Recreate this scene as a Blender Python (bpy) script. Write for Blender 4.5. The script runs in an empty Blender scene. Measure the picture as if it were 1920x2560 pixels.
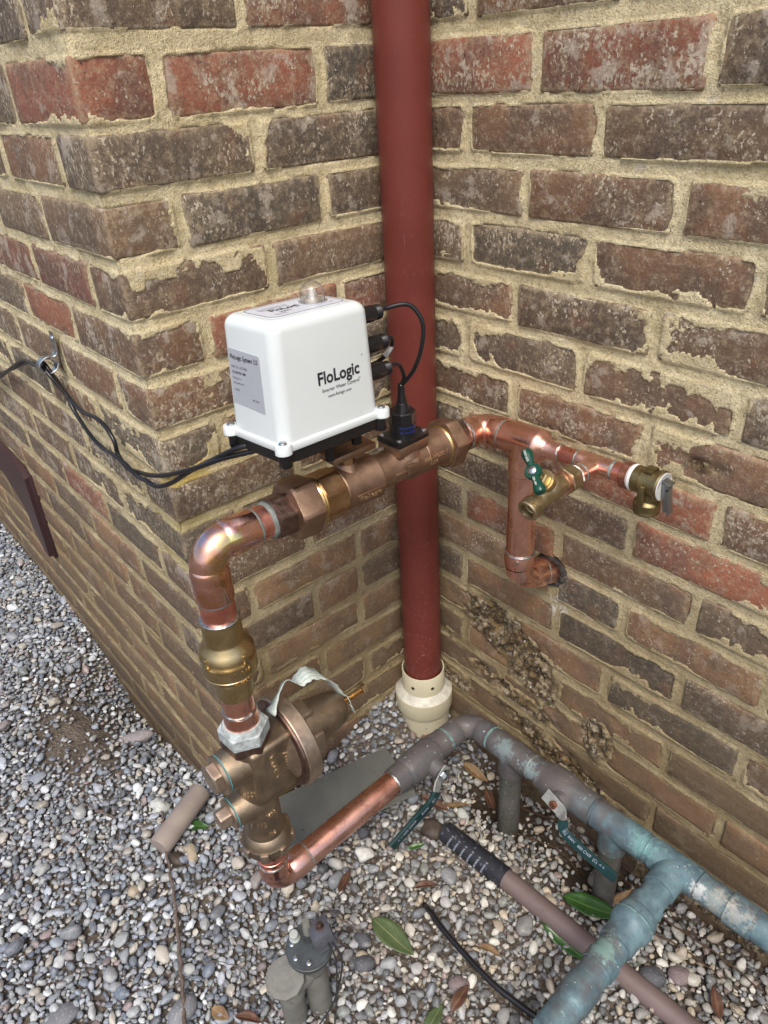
import bpy, bmesh, math, random
import numpy as np
from mathutils import Vector, Matrix, Euler, Quaternion

random.seed(7)
S = bpy.context.scene
col = S.collection
rad = math.radians

# ------------------------------------------------------------------ camera
cam_d = bpy.data.cameras.new('camera')
cam = bpy.data.objects.new('camera', cam_d)
col.objects.link(cam)
FW = Vector((-0.66312712, 0.53942177, -0.5189283))
RT = Vector((0.65481008, 0.75392827, -0.05306514))
UP = Vector((-0.36261022, 0.37498841, 0.8531691))
M = Matrix((RT, UP, -FW)).transposed().to_4x4()
M.translation = Vector((0.8442, -0.7725, 1.1694))
cam.matrix_world = M
cam_d.sensor_width = 36.0
cam_d.sensor_fit = 'AUTO'
cam_d.lens = 25.553
cam_d.clip_start = 0.02
cam_d.clip_end = 500
S.camera = cam
S.render.resolution_x = 768
S.render.resolution_y = 1024

# ------------------------------------------------------------------ light
SUN_EL, SUN_AZ = rad(56), rad(-42)       # open shade under a bright sky: a very soft sun from behind the camera
world = bpy.data.worlds.new("World")
S.world = world
world.use_nodes = True
wn = world.node_tree
for n in list(wn.nodes):
    wn.nodes.remove(n)
sky = wn.nodes.new('ShaderNodeTexSky')
sky.sky_type = 'NISHITA'
sky.sun_disc = False
sky.sun_elevation = SUN_EL
sun_dir = Vector((math.cos(SUN_EL) * math.cos(SUN_AZ), math.cos(SUN_EL) * math.sin(SUN_AZ), math.sin(SUN_EL)))
sky.sun_rotation = math.atan2(sun_dir.x, sun_dir.y)
sky.air_density = 1.0
sky.dust_density = 4.0
sky.ozone_density = 1.0
bg = wn.nodes.new('ShaderNodeBackground')
bg.inputs['Strength'].default_value = 0.135
wo = wn.nodes.new('ShaderNodeOutputWorld')
wn.links.new(sky.outputs[0], bg.inputs[0])
wn.links.new(bg.outputs[0], wo.inputs[0])
sun_d = bpy.data.lights.new('sun', 'SUN')
sun_d.energy = 1.35
sun_d.angle = rad(18)
sun_d.color = (1.0, 0.93, 0.82)
sun = bpy.data.objects.new('sun', sun_d)
sun.rotation_euler = (-sun_dir).to_track_quat('-Z', 'Y').to_euler()
col.objects.link(sun)
S.view_settings.view_transform = 'Standard'
S.view_settings.look = 'None'
S.view_settings.exposure = 0.55
S.view_settings.gamma = 1.0
S.view_settings.use_curve_mapping = False
S.render.engine = 'CYCLES'

# ------------------------------------------------------------------ numpy noise
def _hash(ix, iy, iz, seed):
    h = (ix.astype(np.int64) * 374761393 + iy.astype(np.int64) * 668265263 + iz.astype(np.int64) * 2147483647 + seed * 974634777) & 0xFFFFFFFF
    h = ((h ^ (h >> 13)) * 1274126177) & 0xFFFFFFFF
    h = ((h ^ (h >> 16)) * 2246822519) & 0xFFFFFFFF
    return ((h ^ (h >> 15)) & 0xFFFFFF) / float(0xFFFFFF)

def vnoise(x, y, z=None, seed=0):
    x = np.asarray(x, float); y = np.asarray(y, float)
    z = np.zeros_like(x) if z is None else np.asarray(z, float)
    x0, y0, z0 = np.floor(x), np.floor(y), np.floor(z)
    fx, fy, fz = x - x0, y - y0, z - z0
    fx = fx * fx * (3 - 2 * fx); fy = fy * fy * (3 - 2 * fy); fz = fz * fz * (3 - 2 * fz)
    r = 0
    for a in (0, 1):
        for b in (0, 1):
            for c in (0, 1):
                w = (fx if a else 1 - fx) * (fy if b else 1 - fy) * (fz if c else 1 - fz)
                r = r + w * _hash(x0 + a, y0 + b, z0 + c, seed)
    return r * 2 - 1

def fbm(x, y, z=None, freq=1.0, oct=3, seed=0):
    r = 0; a = 1.0; t = 0
    for i in range(oct):
        zz = None if z is None else np.asarray(z) * freq
        r = r + a * vnoise(np.asarray(x) * freq, np.asarray(y) * freq, zz, seed + i * 17)
        t += a; a *= 0.5; freq *= 2.03
    return r / t

def sstep(a, b, x):
    t = np.clip((x - a) / (b - a), 0, 1)
    return t * t * (3 - 2 * t)

# ------------------------------------------------------------------ object helpers
def tag(o, label=None, cat=None, group=None, kind=None):
    if label: o['label'] = label
    if cat: o['category'] = cat
    if group: o['group'] = group
    if kind: o['kind'] = kind
    return o

def thing(name, loc, label, cat, group=None):
    o = bpy.data.objects.new(name, None)
    o.empty_display_size = 0.02
    o.location = loc
    col.objects.link(o)
    tag(o, label, cat, group)
    bpy.context.view_layer.update()
    return o

def attach(o, parent):
    if parent is not None:
        o.parent = parent
        w = Matrix.Identity(4)
        p = parent
        chain = []
        while p is not None:
            chain.append(p); p = p.parent
        for q in reversed(chain):
            w = w @ q.matrix_parent_inverse @ q.matrix_basis if q.parent else w @ q.matrix_basis
        o.matrix_parent_inverse = w.inverted()
    return o

def mesh_obj(name, me, mat, parent=None):
    o = bpy.data.objects.new(name, me)
    if mat is not None:
        me.materials.clear(); me.materials.append(mat)
    col.objects.link(o)
    attach(o, parent)
    return o

class MB:
    """collects surfaces in world coordinates and links them as one mesh"""
    def __init__(self):
        self.v = []; self.f = []
    def add(self, verts, faces):
        b = len(self.v)
        self.v += [tuple(p) for p in verts]
        self.f += [tuple(i + b for i in q) for q in faces]
        return self
    def rings(self, rings, cap0=True, cap1=True):
        n = len(rings[0]); vs = [p for r in rings for p in r]; fs = []
        for i in range(len(rings) - 1):
            for j in range(n):
                k = (j + 1) % n
                fs.append((i * n + j, i * n + k, (i + 1) * n + k, (i + 1) * n + j))
        if cap0: fs.append(tuple(reversed(range(n))))
        if cap1: fs.append(tuple(range((len(rings) - 1) * n, len(rings) * n)))
        return self.add(vs, fs)
    def lathe(self, o, d, prof, seg=44, cap0=True, cap1=True, ref=None, nside=0, phase=0.0):
        """prof: (t, r) or for n-gons (t, apothem, clip radius)"""
        o = Vector(o); d = Vector(d).normalized()
        ref = Vector(ref) if ref else (Vector((0, 0, 1)) if abs(d.z) < 0.9 else Vector((1, 0, 0)))
        a = (ref - d * ref.dot(d)).normalized(); b = d.cross(a)
        R = []
        for p in prof:
            ring = []
            for j in range(seg):
                th = 2 * math.pi * j / seg
                r = p[1]
                if nside:
                    w = 2 * math.pi / nside
                    tt = ((th - phase) % w) - w / 2
                    r = min(p[1] / math.cos(tt), p[2])
                ring.append(o + d * p[0] + a * (r * math.cos(th)) + b * (r * math.sin(th)))
            R.append(ring)
        return self.rings(R, cap0, cap1)
    def sweep(self, pts, rads, seg=32, cap0=True, cap1=True):
        pts = [Vector(p) for p in pts]
        n = len(pts)
        if not hasattr(rads, '__len__'): rads = [rads] * n
        T = []
        for i in range(n):
            a = pts[min(i + 1, n - 1)] - pts[max(i - 1, 0)]
            if a.length < 1e-9: a = T[-1] if T else Vector((0, 0, 1))
            T.append(a.normalized())
        nrm = T[0].orthogonal().normalized()
        R = []
        for i in range(n):
            if i:
                q = T[i - 1].rotation_difference(T[i]); nrm = (q @ nrm)
                nrm = (nrm - T[i] * nrm.dot(T[i])).normalized()
            b = T[i].cross(nrm)
            R.append([pts[i] + nrm * (rads[i] * math.cos(2 * math.pi * j / seg)) + b * (rads[i] * math.sin(2 * math.pi * j / seg)) for j in range(seg)])
        return self.rings(R, cap0, cap1)
    def box(self, c, s, bev=0.0, rot=None, seg=2):
        bm = bmesh.new()
        bmesh.ops.create_cube(bm, size=1.0)
        bmesh.ops.scale(bm, vec=s, verts=bm.verts)
        if bev > 0:
            bmesh.ops.bevel(bm, geom=list(bm.edges), offset=bev, segments=seg, affect='EDGES', profile=0.5)
        R = rot if rot is not None else Matrix.Identity(3)
        bm.verts.ensure_lookup_table()
        vs = [R @ v.co + Vector(c) for v in bm.verts]
        fs = [[v.index for v in f.verts] for f in bm.faces]
        bm.free()
        return self.add(vs, fs)
    def prism(self, poly, d):
        """poly: list of 3D points, extruded by vector d"""
        n = len(poly); d = Vector(d)
        vs = [Vector(p) for p in poly] + [Vector(p) + d for p in poly]
        fs = [tuple(reversed(range(n))), tuple(range(n, 2 * n))]
        fs += [(i, (i + 1) % n, n + (i + 1) % n, n + i) for i in range(n)]
        return self.add(vs, fs)
    def xf(self, fn, start=0):
        for i in range(start, len(self.v)): self.v[i] = tuple(fn(Vector(self.v[i])))
        return self
    def build(self, name, mat, parent=None, ang=35):
        me = bpy.data.meshes.new(name)
        me.from_pydata(self.v, [], self.f)
        bm = bmesh.new(); bm.from_mesh(me)
        bmesh.ops.recalc_face_normals(bm, faces=bm.faces)
        bm.to_mesh(me); bm.free()
        me.polygons.foreach_set('use_smooth', [True] * len(me.polygons))
        me.set_sharp_from_angle(angle=rad(ang))
        me.update()
        return mesh_obj(name, me, mat, parent)

def catmull(pts, n=8):
    P = [Vector(p) for p in pts]
    P = [P[0] * 2 - P[1]] + P + [P[-1] * 2 - P[-2]]
    out = []
    for i in range(1, len(P) - 2):
        for k in range(n):
            t = k / n
            a, b, c, d = P[i - 1], P[i], P[i + 1], P[i + 2]
            out.append(0.5 * ((2 * b) + (c - a) * t + (2 * a - 5 * b + 4 * c - d) * t * t + (3 * b - a - 3 * c + d) * t ** 3))
    out.append(P[-2])
    return out

def text(s, size, parent, mat, mapf, name='lettering', extrude=0.0004, align='LEFT', bold=0.0, sx=1.0):
    cu = bpy.data.curves.new(name, 'FONT')
    cu.body = s; cu.size = size; cu.extrude = extrude; cu.align_x = align; cu.offset = bold
    cu.resolution_u = 3
    tmp = bpy.data.objects.new('tmp', cu)
    me = bpy.data.meshes.new_from_object(tmp)
    bpy.data.objects.remove(tmp)
    for v in me.vertices:
        v.co = mapf(v.co.x * sx, v.co.y, v.co.z)
    me.name = name
    return mesh_obj(name, me, mat, parent)

def planemap(o, ux, uy):
    o = Vector(o); ux = Vector(ux).normalized(); uy = Vector(uy); uy = (uy - ux * uy.dot(ux)).normalized(); n = ux.cross(uy)
    return lambda x, y, z: o + ux * x + uy * y + n * z

def cylmap(o, axis, up, R, ang0):
    """wrap text on a cylinder: x along axis, y round it; ang0 measured from up"""
    o = Vector(o); axis = Vector(axis).normalized(); up = Vector(up); up = (up - axis * up.dot(axis)).normalized(); sd = axis.cross(up)
    def f(x, y, z):
        a = ang0 + y / R
        return o + axis * x + (up * math.cos(a) - sd * math.sin(a)) * (R + z)
    return f

# ------------------------------------------------------------------ materials
class NT:
    def __init__(self, name):
        self.m = bpy.data.materials.new(name); self.m.use_nodes = True
        self.t = self.m.node_tree; self.b = self.t.nodes['Principled BSDF']
        self._pos = None
    def n(self, typ, **kw):
        nd = self.t.nodes.new(typ)
        for k, v in kw.items(): setattr(nd, k, v)
        return nd
    def link(self, a, b): self.t.links.new(a, b)
    def pos(self, obj=False):
        if self._pos is None:
            self._pos = self.n('ShaderNodeTexCoord').outputs['Object'] if obj else self.n('ShaderNodeNewGeometry').outputs['Position']
        return self._pos
    def map(self, scale=(1, 1, 1), vec=None, loc=(0, 0, 0)):
        m = self.n('ShaderNodeMapping'); m.inputs['Scale'].default_value = scale; m.inputs['Location'].default_value = loc
        self.link(vec or self.pos(), m.inputs['Vector']); return m.outputs[0]
    def noise(self, scale, detail=3, rough=0.55, vec=None, dist=0.0):
        x = self.n('ShaderNodeTexNoise'); x.inputs['Scale'].default_value = scale; x.inputs['Detail'].default_value = detail
        x.inputs['Roughness'].default_value = rough; x.inputs['Distortion'].default_value = dist
        self.link(vec or self.pos(), x.inputs['Vector']); return x.outputs['Fac']
    def voro(self, scale, vec=None, out='Distance', feature='F1'):
        x = self.n('ShaderNodeTexVoronoi'); x.feature = feature; x.inputs['Scale'].default_value = scale
        self.link(vec or self.pos(), x.inputs['Vector']); return x.outputs[out]
    def ramp(self, fac, a, b, va=0.0, vb=1.0):
        x = self.n('ShaderNodeMapRange'); x.interpolation_type = 'SMOOTHSTEP'
        for k, v in zip(('From Min', 'From Max', 'To Min', 'To Max'), (a, b, va, vb)): x.inputs[k].default_value = v
        self.link(fac, x.inputs['Value']); return x.outputs[0]
    def math(self, op, a, b=None):
        x = self.n('ShaderNodeMath', operation=op)
        for i, s in enumerate((a, b)):
            if s is None: continue
            if isinstance(s, (int, float)): x.inputs[i].default_value = s
            else: self.link(s, x.inputs[i])
        return x.outputs[0]
    def mix(self, fac, a, b, blend='MIX'):
        x = self.n('ShaderNodeMix', data_type='RGBA', blend_type=blend)
        for s, sock in ((fac, x.inputs[0]), (a, x.inputs[6]), (b, x.inputs[7])):
            if isinstance(s, (int, float)): sock.default_value = s
            elif isinstance(s, tuple): sock.default_value = (*s, 1.0) if len(s) == 3 else s
            else: self.link(s, sock)
        return x.outputs[2]
    def set(self, col=None, rough=None, metal=None, **kw):
        for s, nm in ((col, 'Base Color'), (rough, 'Roughness'), (metal, 'Metallic')):
            if s is None: continue
            i = self.b.inputs[nm]
            if isinstance(s, (int, float)): i.default_value = s
            elif isinstance(s, tuple): i.default_value = (*s, 1.0)
            else: self.link(s, i)
        for k, v in kw.items(): self.b.inputs[k.replace('_', ' ')].default_value = v
        return self
    def bump(self, *hs):
        """hs: (height socket, distance in m, strength)"""
        prev = None
        for h, d, st in hs:
            b = self.n('ShaderNodeBump'); b.inputs['Distance'].default_value = d; b.inputs['Strength'].default_value = st
            self.link(h, b.inputs['Height'])
            if prev: self.link(prev, b.inputs['Normal'])
            prev = b.outputs[0]
        self.link(prev, self.b.inputs['Normal']); return self

def sepz(k):
    s = k.n('ShaderNodeSeparateXYZ'); k.link(k.pos(), s.inputs[0]); return s.outputs

# bricks: the tint of each brick is its object colour
k = NT('brick_clay')
oi = k.n('ShaderNodeObjectInfo')
xyz = sepz(k)
big = k.noise(14, 3, 0.5); mid = k.noise(55, 4, 0.6); fine = k.noise(420, 3, 0.6)
c = k.mix(k.ramp(big, 0.42, 0.62), oi.outputs['Color'], k.mix(0.55, oi.outputs['Color'], (0.075, 0.062, 0.055)))
c = k.mix(k.ramp(k.noise(22, 2, 0.5, k.map(loc=(3, 1, 2))), 0.56, 0.70, 0, 0.55), c, (0.21, 0.095, 0.055))
c = k.mix(k.ramp(mid, 0.3, 0.7, 0, 0.32), c, (0.20, 0.155, 0.115))
c = k.mix(k.ramp(fine, 0.35, 0.7, 0, 0.30), c, (0.03, 0.022, 0.02))
pit = k.noise(260, 2, 0.5, k.map(loc=(9, 4, 1)))
c = k.mix(k.ramp(pit, 0.68, 0.74), c, (0.018, 0.015, 0.015))
amount = k.math('MULTIPLY', k.ramp(k.noise(17, 3, 0.6, k.map(loc=(2, 7, 5))), 0.36, 0.66), k.math('ADD', k.math('MULTIPLY', oi.outputs['Random'], 0.8), 0.45))
amount = k.math('MULTIPLY', amount, k.ramp(xyz[2], 0.25, 0.85, 0.30, 1.0))
sp = k.noise(230, 5, 0.68, k.map((1, 1, 0.75)))
speck = k.ramp(k.math('ADD', sp, k.math('MULTIPLY', amount, 0.15)), 0.64, 0.69)
c = k.mix(k.math('MULTIPLY', speck, 0.85), c, (0.56, 0.50, 0.40))
gen = k.n('ShaderNodeTexCoord').outputs['Generated']; gs = k.n('ShaderNodeSeparateXYZ'); k.link(gen, gs.inputs[0])
ez = k.ramp(k.math('ABSOLUTE', k.math('SUBTRACT', gs.outputs[2], 0.5)), 0.30, 0.50)
ex = k.ramp(k.math('ABSOLUTE', k.math('SUBTRACT', gs.outputs[0], 0.5)), 0.42, 0.50)
ey = k.ramp(k.math('ABSOLUTE', k.math('SUBTRACT', gs.outputs[1], 0.5)), 0.42, 0.50)
edge = k.math('MAXIMUM', k.math('MAXIMUM', k.math('MINIMUM', ex, ey), k.math('MINIMUM', ey, ez)), k.math('MINIMUM', ex, ez))
dn_ = k.noise(95, 9, 0.80, k.map(loc=(6, 1, 3)))
zfac = k.ramp(xyz[2], 0.25, 0.75, 0.45, 1.0)
dust = k.ramp(k.math('ADD', dn_, k.math('ADD', k.math('MULTIPLY', edge, 0.085), k.math('MULTIPLY', amount, 0.045))), 0.485, 0.65, 0.0, 0.52)
c = k.mix(k.math('MULTIPLY', dust, zfac), c, (0.43, 0.345, 0.225))
haze_p = k.ramp(k.math('ADD', k.noise(30, 5, 0.7, k.map(loc=(5, 5, 5))), k.math('MULTIPLY', oi.outputs['Random'], 0.06)), 0.575, 0.67, 0, 0.60)
c = k.mix(k.math('MULTIPLY', haze_p, zfac), c, (0.46, 0.41, 0.34))
mud = k.math('MULTIPLY', k.ramp(xyz[2], 0.62, 0.10), k.ramp(k.noise(9, 4, 0.6, k.map(loc=(1, 2, 9))), 0.25, 0.65, 0.35, 1.0))
c = k.mix(k.math('MULTIPLY', mud, 0.66), c, (0.150, 0.096, 0.045))
c = k.mix(k.math('MULTIPLY', k.ramp(k.math('ADD', xyz[2], k.math('MULTIPLY', k.noise(18, 4, 0.6), 0.14)), 0.17, 0.03), 0.75), c, (0.075, 0.052, 0.032))
ca = k.n('ShaderNodeAttribute'); ca.attribute_name = 'crust'
cn = k.noise(85, 5, 0.7, k.map(loc=(3, 3, 1)))
crc = k.mix(k.ramp(cn, 0.40, 0.64), (0.040, 0.026, 0.012), k.mix(k.ramp(k.noise(30, 3, 0.6), 0.4, 0.6), (0.20, 0.12, 0.05), (0.36, 0.28, 0.17)))
crc = k.mix(k.ramp(k.noise(150, 3, 0.7, k.map(loc=(8, 3, 1))), 0.63, 0.69), crc, (0.60, 0.58, 0.54))
c = k.mix(k.math('MULTIPLY', ca.outputs['Fac'], 0.92), c, crc)
k.set(c, k.ramp(fine, 0.3, 0.7, 0.75, 0.95))
k.bump((k.noise(120, 5, 0.6), 0.0016, 0.8), (fine, 0.0007, 0.8), (speck, 0.0006, 0.6))
MAT_BRICK = k.m

k = NT('lime_mortar')
xyz = sepz(k)
c = k.mix(k.ramp(k.noise(16, 4, 0.6), 0.3, 0.7), (0.62, 0.52, 0.295), (0.76, 0.67, 0.43))
g = k.noise(520, 3, 0.65)
c = k.mix(k.ramp(g, 0.42, 0.66, 0, 0.6), c, (0.84, 0.77, 0.56))
c = k.mix(k.ramp(k.noise(330, 3, 0.6, k.map(loc=(4, 2, 2))), 0.56, 0.68, 0, 0.7), c, (0.26, 0.20, 0.10))
c = k.mix(k.ramp(k.noise(7, 4, 0.65, k.map(loc=(2, 2, 8))), 0.50, 0.72, 0, 0.5), c, (0.34, 0.28, 0.12))
c = k.mix(k.ramp(k.noise(26, 4, 0.65, k.map(loc=(7, 2, 1))), 0.60, 0.74, 0, 0.55), c, (0.62, 0.60, 0.55))
mud = k.math('MULTIPLY', k.ramp(xyz[2], 0.88, 0.22), k.ramp(k.noise(11, 4, 0.6, k.map(loc=(1, 6, 9))), 0.2, 0.6, 0.5, 1.0))
c = k.mix(k.ramp(k.noise(210, 4, 0.65, k.map(loc=(5, 2, 7))), 0.52, 0.66, 0, 0.55), c, (0.33, 0.255, 0.13))
c = k.mix(k.ramp(k.noise(70, 5, 0.7, k.map(loc=(5, 9, 7))), 0.50, 0.68, 0, 0.45), c, (0.40, 0.32, 0.18))
c = k.mix(k.math('MULTIPLY', mud, 0.82), c, (0.205, 0.145, 0.066))
vd = k.ramp(k.noise(60, 3, 0.6, k.map(loc=(11, 6, 9))), 0.62, 0.72, 0, 0.7)
c = k.mix(k.math('MULTIPLY', vd, k.ramp(xyz[2], 0.45, 0.2)), c, (0.05, 0.035, 0.018))
c = k.mix(k.math('MULTIPLY', k.ramp(k.math('ADD', xyz[2], k.math('MULTIPLY', k.noise(18, 4, 0.6), 0.14)), 0.17, 0.03), 0.72), c, (0.10, 0.07, 0.04))
ca = k.n('ShaderNodeAttribute'); ca.attribute_name = 'crust'
cn = k.noise(75, 5, 0.7, k.map(loc=(3, 3, 1)))
crc = k.mix(k.ramp(cn, 0.42, 0.62), (0.045, 0.028, 0.012), k.mix(k.ramp(k.noise(24, 3, 0.6), 0.4, 0.6), (0.20, 0.13, 0.055), (0.44, 0.37, 0.26)))
crc = k.mix(k.ramp(k.noise(130, 3, 0.7, k.map(loc=(8, 3, 1))), 0.62, 0.68), crc, (0.62, 0.60, 0.58))
c = k.mix(k.math('MULTIPLY', ca.outputs['Fac'], 0.9), c, crc)
for (pt, r0, r1, colr, am) in (((0.0, -0.425, 0.705), .012, .07, (0.50, 0.37, 0.07), .75), ((0.318, 0.0, 0.43), .002, .022, (0.80, 0.80, 0.76), .6), ((-.02, -.455, .60), .02, .10, (0.42, 0.36, 0.14), .5)):
    vd2 = k.n('ShaderNodeVectorMath', operation='DISTANCE'); k.link(k.pos(), vd2.inputs[0]); vd2.inputs[1].default_value = pt
    dd_ = k.math('ADD', vd2.outputs['Value'], k.math('MULTIPLY', k.math('SUBTRACT', k.noise(40, 4, 0.7), 0.5), 0.12))
    c = k.mix(k.ramp(dd_, r0, r1, am, 0.0), c, colr)
k.set(c, 0.95)
k.bump((k.noise(170, 5, 0.7), 0.003, 0.9), (g, 0.0018, 1.0))
MAT_MORTAR = k.m

def metal(name, a, b, rough=(0.25, 0.4), sc=18, bump=0.0, bsc=500, stretch=None, dirt=None, metallic=1.0, dsc=30, dthr=(0.6, 0.7)):
    k = NT(name)
    vec = k.map(stretch) if stretch else None
    nz = k.noise(sc, 5, 0.6, vec, 0.6)
    c = k.mix(k.ramp(nz, 0.35, 0.65), a, b)
    r = k.ramp(k.noise(sc * 2.3, 4, 0.6), 0.3, 0.7, rough[0], rough[1])
    mt = metallic
    if dirt:
        f = k.ramp(k.noise(dsc, 5, 0.7, k.map(loc=(3, 3, 3))), *dthr)
        c = k.mix(f, c, dirt); r = k.math('MAXIMUM', r, k.math('MULTIPLY', f, 0.7))
        mt = k.math('MULTIPLY', k.math('SUBTRACT', 1.0, f), metallic)
    k.set(c, r, mt)
    if bump: k.bump((k.noise(bsc, 3, 0.6), bump, 0.8))
    return k.m

MAT_COPPER = metal('copper', (0.95, 0.57, 0.47), (0.78, 0.40, 0.30), (0.20, 0.38), 14, 0.00015, 260, dirt=(0.42, 0.20, 0.13), dsc=20, dthr=(0.60, 0.84))
MAT_COPPER_HOT = metal('heat_tinted_copper', (0.94, 0.55, 0.44), (0.62, 0.34, 0.15), (0.12, 0.28), 16, 0.0001, 260, dirt=(0.30, 0.17, 0.05), dsc=22, dthr=(0.6, 0.78))
k = NT('heat_tinted_copper_bend')
nz = k.noise(20, 4, 0.55, dist=1.2)
c = k.mix(k.ramp(nz, 0.35, 0.62), (0.94, 0.56, 0.46), (0.74, 0.38, 0.24))
c = k.mix(k.ramp(k.noise(26, 3, 0.5, k.map(loc=(4, 1, 1)), 1.5), 0.50, 0.62, 0, 0.5), c, (0.74, 0.46, 0.50))
for (pt, r1, colr) in (((.222, -.492, .744), .016, (0.86, 0.64, 0.26)), ((.226, -.505, .718), .020, (0.62, 0.40, 0.16)), ((.226, -.506, .700), .012, (0.45, 0.25, 0.10)), ((.224, -.478, .742), .010, (0.90, 0.76, 0.30)), ((.20, -.52, .754), .022, (0.84, 0.66, 0.70))):
    vd4 = k.n('ShaderNodeVectorMath', operation='DISTANCE'); k.link(k.pos(), vd4.inputs[0]); vd4.inputs[1].default_value = pt
    dd4 = k.math('ADD', vd4.outputs['Value'], k.math('MULTIPLY', k.math('SUBTRACT', k.noise(90, 4, 0.65), 0.5), 0.035))
    c = k.mix(k.ramp(dd4, r1 * .35, r1, .8, 0.0), c, colr)
k.set(c, k.ramp(k.noise(45, 4, 0.6), 0.3, 0.7, 0.14, 0.30), 1.0)
k.bump((k.noise(260, 3, 0.6), 0.0001, 0.8))
MAT_COPPER_HOT = k.m
MAT_COPPER_ROSY = metal('flux_cleaned_copper', (0.92, 0.42, 0.33), (0.76, 0.30, 0.23), (0.24, 0.40), 30, 0.0002, 400, dirt=(0.13, 0.16, 0.15), dsc=26, dthr=(0.69, 0.72))
MAT_SOLDER = metal('solder', (0.62, 0.63, 0.62), (0.36, 0.39, 0.38), (0.25, 0.5), 120, 0.0005, 300)
MAT_SOLDER_GREY = metal('dull_solder', (0.28, 0.33, 0.31), (0.20, 0.23, 0.22), (0.5, 0.7), 90, 0.0006, 260, metallic=0.5)
MAT_BRONZE = metal('cast_bronze', (0.37, 0.25, 0.175), (0.28, 0.185, 0.13), (0.44, 0.6), 40, 0.0005, 900)
MAT_BRONZE_CUT = metal('machined_bronze', (0.50, 0.33, 0.17), (0.36, 0.23, 0.13), (0.26, 0.42), 30, 0.0002, 600)
MAT_BRONZE_DARK = metal('darkened_bronze', (0.25, 0.17, 0.14), (0.17, 0.11, 0.09), (0.35, 0.55), 60, 0.0004, 500)
MAT_GOLD = metal('bright_brass_thread', (0.60, 0.41, 0.19), (0.44, 0.29, 0.13), (0.26, 0.4), 60)
MAT_BRASS = metal('brass', (0.58, 0.46, 0.25), (0.47, 0.37, 0.20), (0.26, 0.42), 30, 0.0002, 900)
MAT_PRV = metal('tan_cast_bronze', (0.38, 0.305, 0.215), (0.27, 0.21, 0.15), (0.40, 0.54), 26, 0.0005, 900)
MAT_PRV_LIGHT = metal('pale_cast_bronze', (0.52, 0.42, 0.33), (0.42, 0.335, 0.26), (0.38, 0.5), 50, 0.0003, 800)
MAT_RAISED = metal('bright_cast_edges', (0.78, 0.64, 0.47), (0.62, 0.50, 0.36), (0.30, 0.42), 60)
MAT_BIB = metal('dull_brass', (0.50, 0.42, 0.27), (0.38, 0.31, 0.19), (0.3, 0.48), 60, 0.0004, 700)
MAT_BRASS_DARK = metal('aged_brass', (0.33, 0.27, 0.13), (0.24, 0.20, 0.10), (0.32, 0.5), 60, 0.0003, 700)
MAT_STEEL = metal('zinc_steel', (0.62, 0.66, 0.70), (0.48, 0.52, 0.55), (0.2, 0.38), 60)
MAT_ZINC_Y = metal('yellow_zinc_steel', (0.60, 0.48, 0.28), (0.42, 0.33, 0.2), (0.25, 0.4), 80)
MAT_LEVER = metal('grey_lever_steel', (0.34, 0.37, 0.40), (0.27, 0.30, 0.33), (0.3, 0.45), 60)
MAT_RUST = metal('rusty_copper_bolt', (0.34, 0.15, 0.10), (0.20, 0.08, 0.05), (0.4, 0.6), 150, 0.0005, 400, metallic=0.7)

MAT_GALV = metal('galvanised_strap', (0.40, 0.41, 0.39), (0.27, 0.28, 0.27), (0.5, 0.65), 70, 0.0003, 300, metallic=0.35)
def simple(name, c, rough=0.5, **kw):
    k = NT(name)
    nz = k.noise(kw.pop('sc', 40), 4, 0.6)
    d = kw.pop('dark', 0.8)
    sp = kw.pop('specks', None)
    cc = k.mix(k.ramp(nz, 0.3, 0.7), c, tuple(x * d for x in c))
    if sp:
        cc = k.mix(k.ramp(k.noise(sp[1], 4, 0.6, k.map(loc=(1, 1, 4))), sp[2], sp[2] + 0.05), cc, sp[0])
    b = kw.pop('bump', None)
    k.set(cc, rough, 0.0, **kw)
    if b: k.bump((k.noise(b[1], 4, 0.6), b[0], 0.8))
    return k.m

MAT_WHITE = simple('white_plastic', (0.70, 0.765, 0.78), 0.25, dark=0.98, sc=12, Coat_Weight=0.3)
MAT_BLACK = simple('black_plastic', (0.012, 0.012, 0.014), 0.32, dark=0.7)
MAT_RUBBER = simple('black_cable_jacket', (0.013, 0.013, 0.016), 0.3, dark=0.7)
MAT_INK = simple('black_ink', (0.02, 0.02, 0.03), 0.5)
MAT_INK_GREY = simple('grey_ink', (0.16, 0.17, 0.20), 0.5)
MAT_INK_BLUE = simple('blue_ink', (0.02, 0.05, 0.30), 0.5)
MAT_STICKER = simple('silver_sticker', (0.42, 0.45, 0.50), 0.4, dark=0.95)
MAT_TOPSTICK = simple('pale_sticker', (0.66, 0.70, 0.78), 0.35, dark=0.97)
MAT_TAG = simple('metal_data_plate', (0.62, 0.63, 0.62), 0.35, dark=0.9)
MAT_GREENH = simple('green_vinyl', (0.004, 0.065, 0.042), 0.3, dark=0.8)
MAT_TEALH = simple('dark_green_vinyl', (0.004, 0.036, 0.038), 0.35, dark=0.75, specks=((0.1, 0.12, 0.12), 200, 0.68))
MAT_DOPE = simple('white_thread_sealant', (0.52, 0.59, 0.60), 0.55, dark=0.48, sc=110, bump=(0.0006, 160))
MAT_TEFLON = simple('white_thread_tape', (0.78, 0.78, 0.76), 0.6, dark=0.9)
MAT_CYAN = simple('teal_gasket', (0.10, 0.32, 0.36), 0.6)
MAT_PAPER = simple('printed_paper_tag', (0.58, 0.66, 0.62), 0.6, dark=0.88)
MAT_PAPERINK = simple('faded_print', (0.30, 0.42, 0.40), 0.6)
MAT_PVC = simple('cream_pvc', (0.62, 0.58, 0.42), 0.42, dark=0.9, sc=18, specks=((0.20, 0.18, 0.13), 90, 0.68))
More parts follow.
